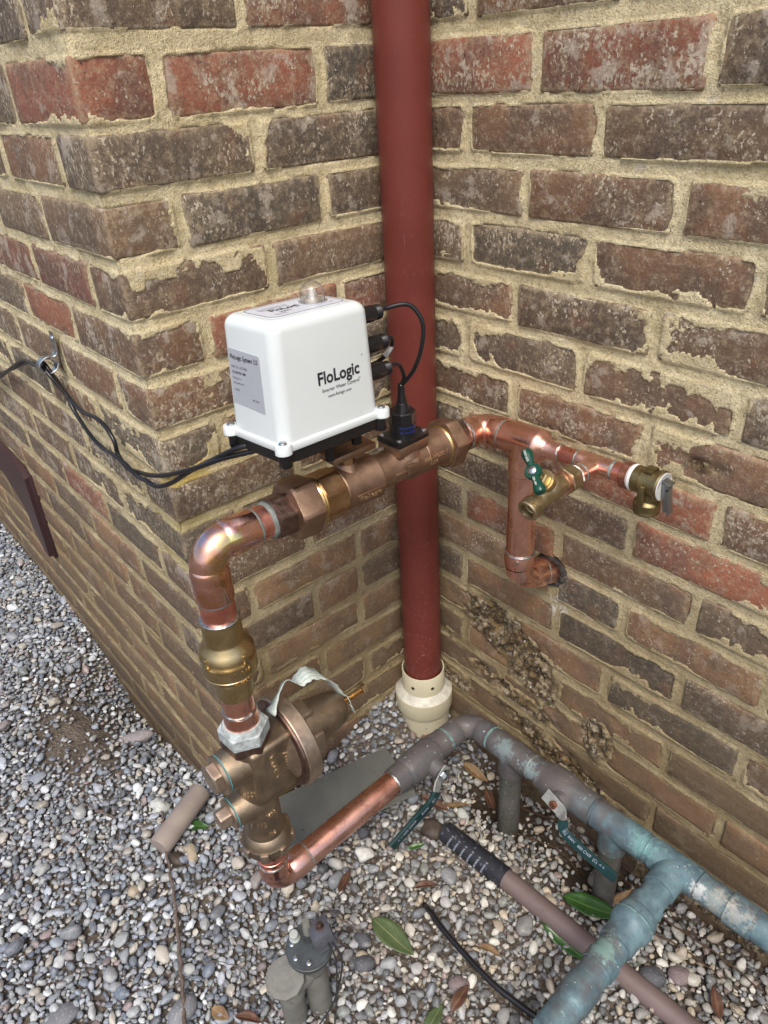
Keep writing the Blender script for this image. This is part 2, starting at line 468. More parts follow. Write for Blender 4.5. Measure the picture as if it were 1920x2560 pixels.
MAT_PVCTOP = simple('weathered_cream_pvc', (0.70, 0.69, 0.60), 0.5, dark=0.72, sc=70)
MAT_HOLE = simple('dark_hole', (0.05, 0.03, 0.02), 0.9)
MAT_TAPE = simple('black_wrap_tape', (0.022, 0.024, 0.032), 0.5, dark=0.7, specks=((0.10, 0.11, 0.14), 160, 0.62))
MAT_TAPEINK = simple('pale_tape_print', (0.42, 0.48, 0.60), 0.6)
MAT_MAUVE = simple('mauve_painted_pipe', (0.175, 0.130, 0.125), 0.55, dark=0.82, sc=16, specks=((0.10, 0.045, 0.03), 60, 0.70), bump=(0.0005, 120))
MAT_TAUPE = simple('taupe_weathered_pipe', (0.30, 0.255, 0.225), 0.7, dark=0.8, sc=26, specks=((0.09, 0.06, 0.05), 50, 0.70), bump=(0.0008, 150))
MAT_SLATE = simple('grey_slate', (0.135, 0.145, 0.132), 0.7, dark=0.8, sc=14, specks=((0.035, 0.035, 0.035), 75, 0.66), bump=(0.0006, 200))
MAT_SLATE_EDGE = simple('pale_slate_edge', (0.20, 0.20, 0.17), 0.8, dark=0.8, sc=60, bump=(0.001, 200))
MAT_SPR = simple('weathered_irrigation_plastic', (0.185, 0.185, 0.168), 0.6, dark=0.72, sc=40, specks=((0.09, 0.08, 0.06), 90, 0.64), bump=(0.0006, 200))
MAT_SPRDISC = simple('scuffed_black_valve_plastic', (0.060, 0.072, 0.078), 0.45, dark=0.55, sc=50, specks=((0.25, 0.26, 0.26), 230, 0.70))
MAT_SPRKNOB = simple('chalky_white_knob', (0.45, 0.48, 0.46), 0.5, dark=0.8)
MAT_DOOR = simple('dark_maroon_painted_steel', (0.055, 0.028, 0.032), 0.42, dark=0.85, sc=20)
MAT_TWIG = simple('grey_brown_bark', (0.17, 0.125, 0.10), 0.85, dark=0.6, sc=140, bump=(0.001, 300))
MAT_ROOT = simple('brown_root_bark', (0.10, 0.06, 0.035), 0.9, dark=0.6, sc=140, bump=(0.001, 300))
MAT_WIRE = simple('dark_wire', (0.03, 0.03, 0.035), 0.5)

k = NT('red_painted_downpipe')
xyz = sepz(k)
c = k.mix(k.ramp(k.noise(6, 3, 0.5), 0.3, 0.7), (0.170, 0.040, 0.031), (0.128, 0.029, 0.023))
sc_ = k.noise(300, 3, 0.6, k.map((1, 1, 0.06)))
c = k.mix(k.ramp(sc_, 0.72, 0.76, 0, 0.3), c, (0.38, 0.22, 0.18))
c = k.mix(k.math('MULTIPLY', k.ramp(k.noise(200, 4, 0.65), 0.60, 0.70, 0, 0.6), k.ramp(xyz[2], 0.7, 0.1, 0.15, 1.0)), c, (0.35, 0.27, 0.23))
k.set(c, k.ramp(k.noise(9, 3, 0.5), 0.3, 0.7, 0.36, 0.44), 0.0)
k.b.inputs['Specular IOR Level'].default_value = 0.32
MAT_RED = k.m

def oldpipe(name, teal_lo, teal_hi, base=(0.088, 0.088, 0.095)):
    k = NT(name)
    xyz = sepz(k)
    c = k.mix(k.ramp(k.noise(34, 5, 0.65), 0.3, 0.7), base, (0.13, 0.115, 0.11))
    f = k.math('ADD', k.noise(13, 4, 0.65, k.map(loc=(2, 0, 0))), k.ramp(xyz[0], 0.2, 0.66, teal_lo, teal_hi))
    c = k.mix(k.ramp(f, 0.60, 0.84, 0, 0.9), c, k.mix(k.ramp(k.noise(45, 4, 0.6), 0.35, 0.65), (0.085, 0.150, 0.185), (0.15, 0.255, 0.29)))
    c = k.mix(k.ramp(k.noise(70, 4, 0.7, k.map(loc=(4, 8, 0))), 0.64, 0.70, 0, 0.85), c, (0.24, 0.36, 0.36))
    c = k.mix(k.ramp(k.noise(90, 3, 0.7, k.map(loc=(9, 8, 3))), 0.66, 0.72, 0, 0.8), c, (0.07, 0.06, 0.07))
    c = k.mix(k.ramp(k.noise(160, 2, 0.6, k.map(loc=(9, 1, 3))), 0.70, 0.73, 0, 0.9), c, (0.55, 0.55, 0.52))
    k.set(c, k.ramp(k.noise(60, 3), 0.3, 0.7, 0.45, 0.65), 0.15)
    for (pt, r1, colr) in (((.565, -.10, .19), .030, (0.22, 0.44, 0.42)), ((.675, -.105, .185), .028, (0.42, 0.42, 0.37)), ((.705, -.10, .185), .022, (0.46, 0.45, 0.40)), ((.655, -.105, .18), .014, (0.70, 0.72, 0.72)), ((.61, -.26, .185), .022, (0.25, 0.42, 0.36)), ((.36, -.10, .165), .022, (0.30, 0.42, 0.44)), ((.30, -.10, .165), .026, (0.26, 0.36, 0.38))):
        vd3 = k.n('ShaderNodeVectorMath', operation='DISTANCE'); k.link(k.pos(), vd3.inputs[0]); vd3.inputs[1].default_value = pt
        dd3 = k.math('ADD', vd3.outputs['Value'], k.math('MULTIPLY', k.math('SUBTRACT', k.noise(85, 5, 0.75), 0.5), 0.09))
        c = k.mix(k.ramp(dd3, r1 * .3, r1, .55, 0.0), c, colr)
    k.link(c, k.b.inputs['Base Color'])
    k.bump((k.noise(90, 5, 0.6), 0.0009, 0.8))
    return k.m
MAT_OLD = oldpipe('tarnished_copper', -0.12, 0.22)
MAT_VERD = oldpipe('green_corrosion_copper', -0.02, 0.30)
MAT_STUB = oldpipe('mossy_green_stub', 0.0, 0.0, (0.075, 0.082, 0.065))
MAT_CRUST = simple('turquoise_crust', (0.21, 0.36, 0.36), 0.8, dark=0.45, sc=110, bump=(0.001, 300))

def leafmat(name, a, b, vein, rough=0.4):
    k = NT(name)
    uv = k.n('ShaderNodeTexCoord').outputs['UV']
    s = k.n('ShaderNodeSeparateXYZ'); k.link(uv, s.inputs[0])
    c = k.mix(k.ramp(k.noise(60, 4, 0.6), 0.3, 0.7), a, b)
    mid = k.ramp(k.math('ABSOLUTE', k.math('SUBTRACT', s.outputs[1], 0.5)), 0.012, 0.035, 1.0, 0.0)
    w = k.n('ShaderNodeTexWave'); w.inputs['Scale'].default_value = 4.0; w.inputs['Distortion'].default_value = 0.6
    w.bands_direction = 'DIAGONAL'
    k.link(uv, w.inputs['Vector'])
    v2 = k.ramp(w.outputs['Fac'], 0.93, 1.0, 0, 0.35)
    c = k.mix(k.math('MAXIMUM', mid, v2), c, vein)
    k.set(c, rough)
    k.bump((k.noise(120, 3), 0.0006, 0.6))
    return k.m
MAT_LEAFG = leafmat('glossy_green_leaf', (0.035, 0.105, 0.022), (0.022, 0.070, 0.016), (0.12, 0.20, 0.06), 0.32)
MAT_LEAFY = leafmat('dull_green_leaf', (0.085, 0.125, 0.05), (0.055, 0.09, 0.035), (0.20, 0.22, 0.10), 0.45)
MAT_LEAFB = leafmat('dry_brown_leaf', (0.11, 0.052, 0.032), (0.065, 0.032, 0.021), (0.24, 0.13, 0.07), 0.55)
MAT_LEAFT = leafmat('dry_tan_leaf', (0.25, 0.16, 0.08), (0.15, 0.085, 0.04), (0.33, 0.24, 0.13), 0.6)

k = NT('soil')
c = k.mix(k.ramp(k.noise(30, 5, 0.65), 0.3, 0.7), (0.080, 0.062, 0.048), (0.15, 0.125, 0.10))
c = k.mix(k.ramp(k.voro(120), 0.15, 0.45, 0.8, 0.0), c, (0.22, 0.20, 0.18))
c = k.mix(k.ramp(k.noise(300, 3, 0.6), 0.5, 0.7, 0, 0.5), c, (0.05, 0.038, 0.028))
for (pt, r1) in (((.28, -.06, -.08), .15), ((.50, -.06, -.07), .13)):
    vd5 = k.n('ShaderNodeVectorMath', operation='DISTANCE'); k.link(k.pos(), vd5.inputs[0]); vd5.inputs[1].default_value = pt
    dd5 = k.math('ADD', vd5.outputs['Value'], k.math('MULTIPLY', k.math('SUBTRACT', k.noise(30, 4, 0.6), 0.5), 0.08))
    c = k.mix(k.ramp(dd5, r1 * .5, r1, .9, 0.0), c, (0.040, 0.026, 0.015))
k.set(c, 0.85)
k.bump((k.noise(60, 6, 0.7), 0.006, 0.8), (k.voro(150), 0.004, 0.7))
MAT_SOIL = k.m

k = NT('pebble')
at = k.n('ShaderNodeAttribute'); at.attribute_type = 'INSTANCER'; at.attribute_name = 'pcol'
tc = k.n('ShaderNodeTexCoord').outputs['Object']
ps = k.noise(620, 4, 0.65); pm = k.noise(130, 3, 0.6)
c = k.mix(k.ramp(pm, 0.35, 0.65, 0.0, 0.35), at.outputs['Color'], k.mix(0.5, at.outputs['Color'], (0.45, 0.42, 0.38)))
c = k.mix(k.ramp(ps, 0.52, 0.66, 0, 0.45), c, k.mix(0.75, c, (0.02, 0.02, 0.022)))
c = k.mix(k.ramp(k.noise(500, 3, 0.6, k.map(loc=(3, 3, 3))), 0.60, 0.68, 0, 0.4), c, (0.62, 0.60, 0.57))
k.set(c, k.ramp(pm, 0.3, 0.7, 0.34, 0.6))
k.bump((k.noise(400, 4, 0.6), 0.0006, 0.6))
MAT_PEBBLE = k.m

def stonemat(name, a, b, sp, sc=300):
    k = NT(name)
    c = k.mix(k.ramp(k.noise(50, 4, 0.6), 0.35, 0.65), a, b)
    c = k.mix(k.ramp(k.noise(sc, 3, 0.7), 0.58, 0.66), c, sp)
    k.set(c, 0.65); k.bump((k.noise(200, 5, 0.6), 0.001, 0.7)); return k.m

k = NT('clear_plastic')
tr_ = k.n('ShaderNodeBsdfTransparent'); gl_ = k.n('ShaderNodeBsdfGlossy'); gl_.inputs['Roughness'].default_value = 0.04
lw = k.n('ShaderNodeLayerWeight'); lw.inputs['Blend'].default_value = 0.35
ms = k.n('ShaderNodeMixShader'); k.link(k.ramp(lw.outputs['Facing'], 0.0, 1.0, 0.10, 0.85), ms.inputs[0]); k.link(tr_.outputs[0], ms.inputs[1]); k.link(gl_.outputs[0], ms.inputs[2])
k.link(ms.outputs[0], k.t.nodes['Material Output'].inputs[0])
MAT_CLEAR = k.m

k = NT('distant_brickwork')
bt = k.n('ShaderNodeTexBrick')
bt.inputs['Scale'].default_value = 1.0
for nm, v in (('Brick Width', 0.208), ('Row Height', 0.07), ('Mortar Size', 0.006)): bt.inputs[nm].default_value = v
bt.inputs['Color1'].default_value = (0.13, 0.06, 0.045, 1); bt.inputs['Color2'].default_value = (0.22, 0.075, 0.05, 1); bt.inputs['Mortar'].default_value = (0.46, 0.40, 0.28, 1)
sx = k.n('ShaderNodeSeparateXYZ'); k.link(k.pos(), sx.inputs[0])
cx = k.n('ShaderNodeCombineXYZ'); k.link(k.math('ADD', sx.outputs[0], sx.outputs[1]), cx.inputs[0]); k.link(sx.outputs[2], cx.inputs[1])
k.link(cx.outputs[0], bt.inputs['Vector'])
k.set(bt.outputs['Color'], 0.9)
MAT_FARBRICK = k.m

# ------------------------------------------------------------------ walls
H = 0.07
YC = -0.4527            # face of the left (receding) wall; the jog is 0.4527 deep
CR = 0.0                # face planes: A at x=0, B at y=0
def zb(kk):
    z = (17.3 - kk) * H
    if kk <= 0: z += 0.10 * H
    if kk == 1: z -= 0.06 * H
    return z
def zt(kk):
    return zb(kk) + (0.062 if kk == 1 else 0.0555)
ROWS = list(range(-4, 20))

B_J = {0: [.120, .330], 1: [.222, .434], 2: [.112, .313], 3: [.213, .422], 4: [.114, .316, .521], 5: [.202, .414], 6: [.113, .317, .528],
       7: [.208, .421], 8: [.113, .326, .532], 9: [.217, .421], 10: [.112, .306, .525], 11: [.213, .304, .428, .634], 12: [.112, .312, .528],
       13: [.205, .416, .630], 14: [.115, .323, .529], 15: [.205, .418, .627]}
A_J = {0: [-.247], 1: [-.361, -.143], 2: [-.248], 3: [-.364, -.154], 4: [-.250], 5: [-.359, -.142], 7: [-.363, -.150], 8: [-.251],
       10: [-.246], 11: [-.362, -.147], 12: [-.247, -.148], 13: [-.362, -.154], 14: [-.248]}
rng = np.random.default_rng(5)
JW = 0.0065            # half joint width
def splits(kk, base):
    odd = kk % 2 == 1
    return odd

recB, recA, recC, corner = [], [], [], []       # (s0, s1, z0, z1, row)
for kk in ROWS:
    odd = kk % 2 == 1
    z0, z1 = zb(kk), zt(kk)
    js = list(B_J.get(kk, [.213, .425] if odd else [.113, .318, .526]))
    while js[-1] < 1.35: js.append(js[-1] + 0.208 + rng.uniform(-.003, .003))
    e = [-JW + 0.002] + js
    for a, b in zip(e[:-1], e[1:]):
        recB.append((a + JW + rng.uniform(-.001, .001), b - JW + rng.uniform(-.001, .001), z0 + rng.uniform(-.0015, .0015), z1 + rng.uniform(-.0015, .0015), kk))
    ja = list(A_J.get(kk, [-.361, -.150] if odd else [-.249]))
    if not odd and ja[-1] < -.20: ja.append(-.045)
    e = ja + [JW - .002]
    ca = ja[0] - JW
    for a, b in zip(e[:-1], e[1:]):
        recA.append((a + JW, b - JW, z0 + rng.uniform(-.0015, .0015), z1 + rng.uniform(-.0015, .0015), kk))
    jc = [-.208 if odd else -.098]
    corner.append((ca, jc[0] + JW, z0, z1, kk))
    while jc[-1] > -1.75: jc.append(jc[-1] - 0.207 + rng.uniform(-.004, .004))
    for a, b in zip(jc[1:], jc[:-1]):
        recC.append((a + JW, b - JW, z0 + rng.uniform(-.0015, .0015), z1 + rng.uniform(-.0015, .0015), kk))

def lumpsB(s, z):
    """broken and crusty mortar on the right wall"""
    def blob(cs, cz, rs, rz, ang=0.0):
        ca, sa = math.cos(ang), math.sin(ang)
        u = ((s - cs) * ca + (z - cz) * sa) / rs; v = (-(s - cs) * sa + (z - cz) * ca) / rz
        return np.exp(-(u * u + v * v) ** 1.5)
    m = 1.1 * blob(.215, .300, .105, .050, -.38) + .5 * blob(.29, .225, .05, .025, -.4) + 0.9 * blob(.225, .18, .10, .018, -.1) + 0.8 * blob(.41, .20, .032, .042) + 0.75 * blob(.34, .10, .15, .030, -.25)
    m += 1.0 * blob(.62, .030, .36, .045, .02) + .5 * blob(.09, .12, .05, .03) + 0.5 * blob(.5, .745, .03, .010)
    m += 0.35 * blob(.27, .72, .04, .010)
    return np.clip(m, 0, 1)

def wall_height(Sg, Zg, recs, seed, lumps=None, extra=None):
    base = -0.0022 + 0.0016 * fbm(Sg, Zg, freq=60, oct=4, seed=seed) + 0.0013 * fbm(Sg, Zg, freq=14, oct=2, seed=seed + 3)
    marg = 0.0012 + 0.0032 * fbm(Sg, Zg, freq=48, oct=4, seed=seed + 9) + 0.003 * fbm(Sg, Zg, freq=11, oct=2, seed=seed + 5)
    smear = sstep(0.16, 0.50, fbm(Sg, Zg, freq=6.5, oct=2, seed=seed + 21)) * 0.020 * (0.5 + 0.9 * fbm(Sg, Zg, freq=90, oct=3, seed=seed + 31))
    marg = marg + smear
    if extra is not None: marg = marg + extra(Sg, Zg) * (0.55 + 0.9 * fbm(Sg, Zg, freq=60, oct=4, seed=seed + 41))
    dd = np.full(Sg.shape, -1.0)
    s1d = Sg[0, :]; z1d = Zg[:, 0]
    for (a, b, c, d, _) in recs:
        i0, i1 = np.searchsorted(s1d, [a, b]); j0, j1 = np.searchsorted(z1d, [c, d])
        if i1 <= i0 or j1 <= j0: continue
        ss = Sg[j0:j1, i0:i1]; zz = Zg[j0:j1, i0:i1]
        dx = np.minimum(ss - a, b - ss); dz = np.minimum(zz - c, d - zz)
        q = 0.006
        dist = np.minimum(dx, dz) - q * np.exp(-np.maximum(dx, dz) / 0.006) * 0.5
        dd[j0:j1, i0:i1] = dist
    inside = sstep(0.0, 0.0035, dd - marg)
    hgt = base * (1 - inside) + inside * (-0.0075)
    onbrick = (dd > 0) & (inside < 1)
    hgt = np.where(onbrick, np.maximum(hgt, (0.0006 + 0.0005 * fbm(Sg, Zg, freq=140, oct=2, seed=seed + 2)) * (1 - inside) + inside * (-0.0075)), hgt)
    if lumps is not None:
        Lm = lumps(Sg, Zg)
        r = fbm(Sg, Zg, freq=38, oct=5, seed=seed + 77)
        r2 = fbm(Sg, Zg, freq=110, oct=3, seed=seed + 78)
        r3 = np.abs(fbm(Sg, Zg, freq=70, oct=3, seed=seed + 79))
        rough = Lm * (-0.0010 + 0.017 * r + 0.012 * r2 - 0.012 * r3)
        use = sstep(0.18, 0.45, Lm + 0.35 * r)
        hgt = hgt * (1 - use) + use * np.where(rough > -0.012, rough, -0.012)
    return hgt

def grid_obj(name, P, mat, parent):
    nz, ns = P.shape[:2]
    me = bpy.data.meshes.new(name)
    idx = np.arange(nz * ns).reshape(nz, ns)
    q = np.stack([idx[:-1, :-1], idx[:-1, 1:], idx[1:, 1:], idx[1:, :-1]], -1).reshape(-1, 4)
    me.vertices.add(nz * ns); me.vertices.foreach_set('co', P.reshape(-1))
    me.loops.add(q.size); me.loops.foreach_set('vertex_index', q.reshape(-1).astype(np.int32))
    me.polygons.add(len(q)); me.polygons.foreach_set('loop_start', np.arange(0, q.size, 4, dtype=np.int32))
    me.polygons.foreach_set('use_smooth', np.ones(len(q), bool))
    me.update(calc_edges=True)
    return mesh_obj(name, me, mat, parent)

def ext_from(pts):
    def f(s, z):
        m = np.zeros_like(s)
        for (cs, cz, rs, rz, am) in pts: m = np.maximum(m, am * np.exp(-(((s - cs) / rs) ** 2 + ((z - cz) / rz) ** 2) ** 2))
        return m
    return f
EXA = ext_from([(-.340, 1.035, .035, .030, .030), (-.40, .972, .060, .022, .034), (-.29, .975, .04, .03, .030), (-.325, .893, .05, .022, .026), (-.355, .825, .05, .022, .030), (-.30, .80, .08, .02, .018), (-.41, 1.085, .03, .02, .014),
    (-.255, 1.115, .03, .03, .020), (-.38, .745, .05, .02, .02), (-.30, .58, .08, .03, .014)])
EXB = ext_from([(.03, .95, .10, .14, .010), (.07, .78, .12, .09, .013), (.36, .91, .07, .02, .018), (.50, .84, .05, .02, .016), (.24, 1.03, .05, .02, .012), (.52, 1.035, .06, .02, .018), (.46, .735, .035, .03, .022), (.31, .67, .05, .03, .018)])
wallL = thing('brick_wall', (0, YC, 0), 'weathered brick wall with an outside corner, on the left of the red downpipe', 'wall')
wallR = thing('brick_wall', (0.5, 0, 0), 'brick wall right of the red downpipe, behind the hose tap and relief valve', 'wall')
Z0W, Z1W = -0.22, 1.55

def axis_pts(a, b, step): return np.linspace(a, b, max(2, int(round((b - a) / step)) + 1))
# right wall B: plane y=0, normal -y
s = np.concatenate([axis_pts(-0.02, 0.80, 0.0026), axis_pts(0.81, 1.40, 0.010)]); z = np.concatenate([axis_pts(Z0W, 1.34, 0.0026), axis_pts(1.345, Z1W, 0.008)])
Sg, Zg = np.meshgrid(s, z)
hB = wall_height(Sg, Zg, recB, 11, lumpsB, EXB)
rr = np.hypot(Sg - 0.2942, Zg - 0.489)                      # hole round the copper pipe
hB = np.where(rr < 0.030, -0.018 + 0.006 * fbm(Sg, Zg, freq=90, oct=2, seed=4), hB)
mB = grid_obj('mortar', np.stack([Sg, -hB, Zg], -1), MAT_MORTAR, wallR)
ab = mB.data.attributes.new('crust', 'FLOAT', 'POINT'); LmB = lumpsB(Sg, Zg)
ab.data.foreach_set('value', np.clip(sstep(0.18, 0.5, LmB + 0.3 * fbm(Sg, Zg, freq=30, oct=3, seed=99)), 0, 1).reshape(-1).astype(np.float32))
# left wall A: plane x=0, normal +x ; s is y
s = axis_pts(YC, 0.004, 0.0026); z = np.concatenate([axis_pts(Z0W, 1.34, 0.0026), axis_pts(1.345, Z1W, 0.008)])
Sg, Zg = np.meshgrid(s, z)
recA2 = recA + [(YC - .05, ca, z0, z1, kk) for (ca, jc, z0, z1, kk) in corner]
hA = wall_height(Sg, Zg, recA2, 23, None, EXA)
tA = sstep(0.012, 0.0, Sg - YC)
hA = hA - tA * 0.003
PA = np.stack([hA, Sg, Zg], -1)
# left wall C: plane y=YC, normal -y ; s is x
s2 = np.concatenate([axis_pts(-1.80, -0.80, 0.0065), axis_pts(-0.796, 0.0, 0.0032)])
Sc, Zc = np.meshgrid(s2, z)
recC2 = recC + [(jc, 0.05, z0, z1, kk) for (ca, jc, z0, z1, kk) in corner]
hC = wall_height(Sc, Zc, recC2, 37)
tC = sstep(0.012, 0.0, -Sc)
hC = hC - tC * 0.003
PC = np.stack([Sc, YC - hC, Zc], -1)
# join along the arris
cx_ = hA[:, 0]; cy_ = YC - hC[:, -1]
PA[:, 0, 0] = cx_; PA[:, 0, 1] = cy_
PC[:, -1, 0] = cx_; PC[:, -1, 1] = cy_
grid_obj('mortar', PA, MAT_MORTAR, wallL)
grid_obj('mortar', PC, MAT_MORTAR, wallL)

def brick_mesh(L, D, Hh, seed, name='brick'):
    """rounded, slightly uneven block centred in length, face at local y=0 (normal -y), depth to +y"""
    def cuts(n, e): return [0, e, *[e + (1 - 2 * e) * i / n for i in range(1, n)], 1 - e, 1]
    nx = max(3, int(L / 0.03))
    X = cuts(nx, 0.0035 / L); Yc = cuts(3, 0.0035 / D); Zc_ = cuts(3, 0.0035 / Hh)
    bm = bmesh.new(); vm = {}
    def vert(i, j, k2):
        key = (i, j, k2)
        if key not in vm:
            p = np.array([(X[i] - .5) * L, Yc[j] * D, (Zc_[k2] - .5) * Hh])
            ext = [i in (0, len(X) - 1), j in (0, len(Yc) - 1), k2 in (0, len(Zc_) - 1)]
            ne = sum(ext)
            cen = np.array([0, D / 2, 0]); half = np.array([L / 2, D / 2, Hh / 2])
            if ne >= 2:
                for ax in range(3):
                    if ext[ax]: p[ax] -= math.copysign(0.0011 if ne == 2 else 0.0016, p[ax] - cen[ax])
            vm[key] = bm.verts.new(p)
        return vm[key]
    nX, nY, nZ = len(X) - 1, len(Yc) - 1, len(Zc_) - 1
    for a in range(nX):
        for b in range(nZ):
            for j in (0, nY): bm.faces.new([vert(a, j, b), vert(a + 1, j, b), vert(a + 1, j, b + 1), vert(a, j, b + 1)][::1 if j == 0 else -1])
    for a in range(nX):
        for b in range(nY):
            for kz in (0, nZ): bm.faces.new([vert(a, b, kz), vert(a + 1, b, kz), vert(a + 1, b + 1, kz), vert(a, b + 1, kz)][::-1 if kz == 0 else 1])
    for a in range(nY):
        for b in range(nZ):
            for kx in (0, nX): bm.faces.new([vert(kx, a, b), vert(kx, a + 1, b), vert(kx, a + 1, b + 1), vert(kx, a, b + 1)][::-1 if kx == 0 else 1])
    bmesh.ops.recalc_face_normals(bm, faces=bm.faces)
    bm.normal_update()
    co = np.array([v.co for v in bm.verts])
    nz_ = fbm(co[:, 0] + seed * 3.1, co[:, 1], co[:, 2], freq=45, oct=2, seed=seed) * 0.0011 + fbm(co[:, 0] + seed, co[:, 1], co[:, 2], freq=9, oct=1, seed=seed + 4) * 0.0010
    for v, d in zip(bm.verts, nz_): v.co += v.normal * float(d)
    me = bpy.data.meshes.new(name); bm.to_mesh(me); bm.free()
    me.polygons.foreach_set('use_smooth', [True] * len(me.polygons))
    me.materials.append(MAT_BRICK)
    return me

DARK = [(.138, .090, .064), (.155, .100, .070), (.118, .082, .062), (.172, .102, .068), (.104, .080, .064)]
BROWN = [(.205, .105, .066), (.225, .112, .070), (.185, .105, .070), (.24, .120, .074)]
RED = [(.36, .120, .072), (.32, .105, .066), (.34, .125, .078), (.30, .100, .066)]
BLACK = [(.048, .045, .044), (.062, .052, .047)]
LOWB = [(.29, .150, .085), (.27, .135, .078), (.25, .150, .088), (.30, .165, .095)]
prnd = random.Random(3)
OV = {('B', 1, 0): RED, ('B', 1, 1): RED, ('B', 1, 2): DARK, ('A', 1, 0): RED, ('A', 1, 1): BLACK, ('B', 0, 0): DARK, ('B', 0, 1): BROWN, ('A', 0, 0): RED,
      ('B', 7, 1): BROWN, ('B', 8, 1): RED, ('B', 8, 2): RED, ('B', 6, 2): BROWN, ('B', 9, 1): BROWN, ('B', 9, 2): RED, ('B', 10, 2): BROWN, ('B', 11, 2): BLACK,
      ('B', 13, 2): BLACK, ('A', 11, 0): LOWB, ('A', 12, 0): LOWB, ('A', 12, 1): DARK, ('A', 14, 1): DARK, ('A', 10, 0): BROWN, ('A', 13, 1): LOWB, ('B', 12, 2): BLACK,
      ('K', 1): RED, ('K', 2): DARK, ('K', 3): DARK, ('K', 4): DARK, ('K', 0): DARK, ('C', 4, 0): [(.20, .07, .06)], ('C', 5, 0): RED, ('C', 4, 1): RED, ('C', 10, 1): RED}
def tint(key, z):
    pal = OV.get(key)
    if pal is None:
        r = prnd.random()
        if z < 0.52: pal = LOWB if r < .62 else (DARK if r < .85 else BROWN)
        else: pal = DARK if r < .56 else (BROWN if r < .90 else (RED if r < .94 else BLACK))
    c = prnd.choice(pal); f = prnd.uniform(.85, 1.22)
    return (c[0] * f, c[1] * f * 1.07, c[2] * f * .96, 1)

stretch = [brick_mesh(0.195, 0.092, 0.0555, i) for i in range(7)]
header = [brick_mesh(0.092, 0.092, 0.0555, i + 20) for i in range(5)]
def place_brick(parent, me, L0, a, b, z0, z1, face, kk, key, D=None):
    o = bpy.data.objects.new('brick', me)
    proud = prnd.uniform(-.0012, .0012)
    cx2, cz = (a + b) / 2, (z0 + z1) / 2
    tilt = prnd.uniform(-.004, .004)
    if face == 'B': M2 = Matrix.Translation((cx2, proud, cz))
    elif face == 'C': M2 = Matrix.Translation((cx2, YC + proud, cz))
    else: M2 = Matrix.Translation((proud, cx2, cz)) @ Matrix.Rotation(rad(90), 4, 'Z')
    M2 = M2 @ Matrix.Rotation(tilt, 4, 'Y') @ Matrix.Diagonal(((b - a) / L0 * (1 if prnd.random() < .5 else -1), 1, (z1 - z0) / 0.0555, 1))
    o.color = tint(key, cz)
    col.objects.link(o)
    o.parent = parent
    o.matrix_parent_inverse = parent.matrix_basis.inverted()
    o.matrix_basis = M2
    return o
def eroded_brick(a, b, z0, z1):
    nx, nz = int((b - a) / .0042), 14
    X = np.linspace(a, b, nx + 1); Zv = np.linspace(z0, z1, nz + 1); XX, ZZ = np.meshgrid(X, Zv)
    Lm = lumpsB(XX, ZZ)
    e = np.minimum(np.minimum(XX - a, b - XX), np.minimum(ZZ - z0, z1 - ZZ))
    d = Lm * (0.0050 + 0.020 * np.abs(fbm(XX, ZZ, freq=36, oct=4, seed=141)) + 0.012 * fbm(XX, ZZ, freq=80, oct=3, seed=142)) + 0.0022 * np.exp(-e / .0022) + .0006 * fbm(XX, ZZ, freq=45, oct=2, seed=9)
    vs = [(XX[j, i], max(float(d[j, i]), -.003), ZZ[j, i]) for j in range(nz + 1) for i in range(nx + 1)]
    w = nx + 1; fs = [(j * w + i, j * w + i + 1, (j + 1) * w + i + 1, (j + 1) * w + i) for j in range(nz) for i in range(nx)]
    bl = len(vs)
    rim = [i for i in range(w)] + [j * w + nx for j in range(1, nz + 1)] + [nz * w + i for i in range(nx - 1, -1, -1)] + [j * w for j in range(nz - 1, 0, -1)]
    vs += [(vs[q][0], .09, vs[q][2]) for q in rim]
    fs += [(rim[q], rim[(q + 1) % len(rim)], bl + (q + 1) % len(rim), bl + q) for q in range(len(rim))]
    fs.append(tuple(range(bl, bl + len(rim))))
    me = bpy.data.meshes.new('brick'); me.from_pydata(vs, [], fs)
    at_ = me.attributes.new('crust', 'FLOAT', 'POINT')
    cr = np.concatenate([np.clip(sstep(.22, .60, Lm + .25 * fbm(XX, ZZ, freq=30, oct=3, seed=99)), 0, 1).reshape(-1), np.zeros(len(rim))])
    at_.data.foreach_set('value', cr.astype(np.float32))
    bm = bmesh.new(); bm.from_mesh(me); bmesh.ops.recalc_face_normals(bm, faces=bm.faces); bm.to_mesh(me); bm.free()
    me.polygons.foreach_set('use_smooth', [True] * len(me.polygons)); me.materials.append(MAT_BRICK)
    return me
cnt = {}
for face, recs, par in (('B', recB, wallR), ('A', recA, wallL), ('C', recC, wallL)):
    for (a, b, z0, z1, kk) in recs:
        i = cnt.get((face, kk), 0); cnt[(face, kk)] = i + 1
        if kk < -1 and face == 'C': 
            pass
        L = b - a
        if face == 'B' and b < .85 and float(lumpsB(*np.meshgrid(np.linspace(a, b, 9), np.linspace(z0, z1, 5))).max()) > .30:
            o = bpy.data.objects.new('brick', eroded_brick(a, b, z0, z1)); o.color = tint((face, kk, i), (z0 + z1) / 2)
            col.objects.link(o); o.parent = par; o.matrix_parent_inverse = par.matrix_basis.inverted()
            continue
        me, L0 = (prnd.choice(stretch), 0.195) if L > 0.13 else (prnd.choice(header), 0.092)
        place_brick(par, me, L0, a, b, z0, z1, face, kk, (face, kk, i))
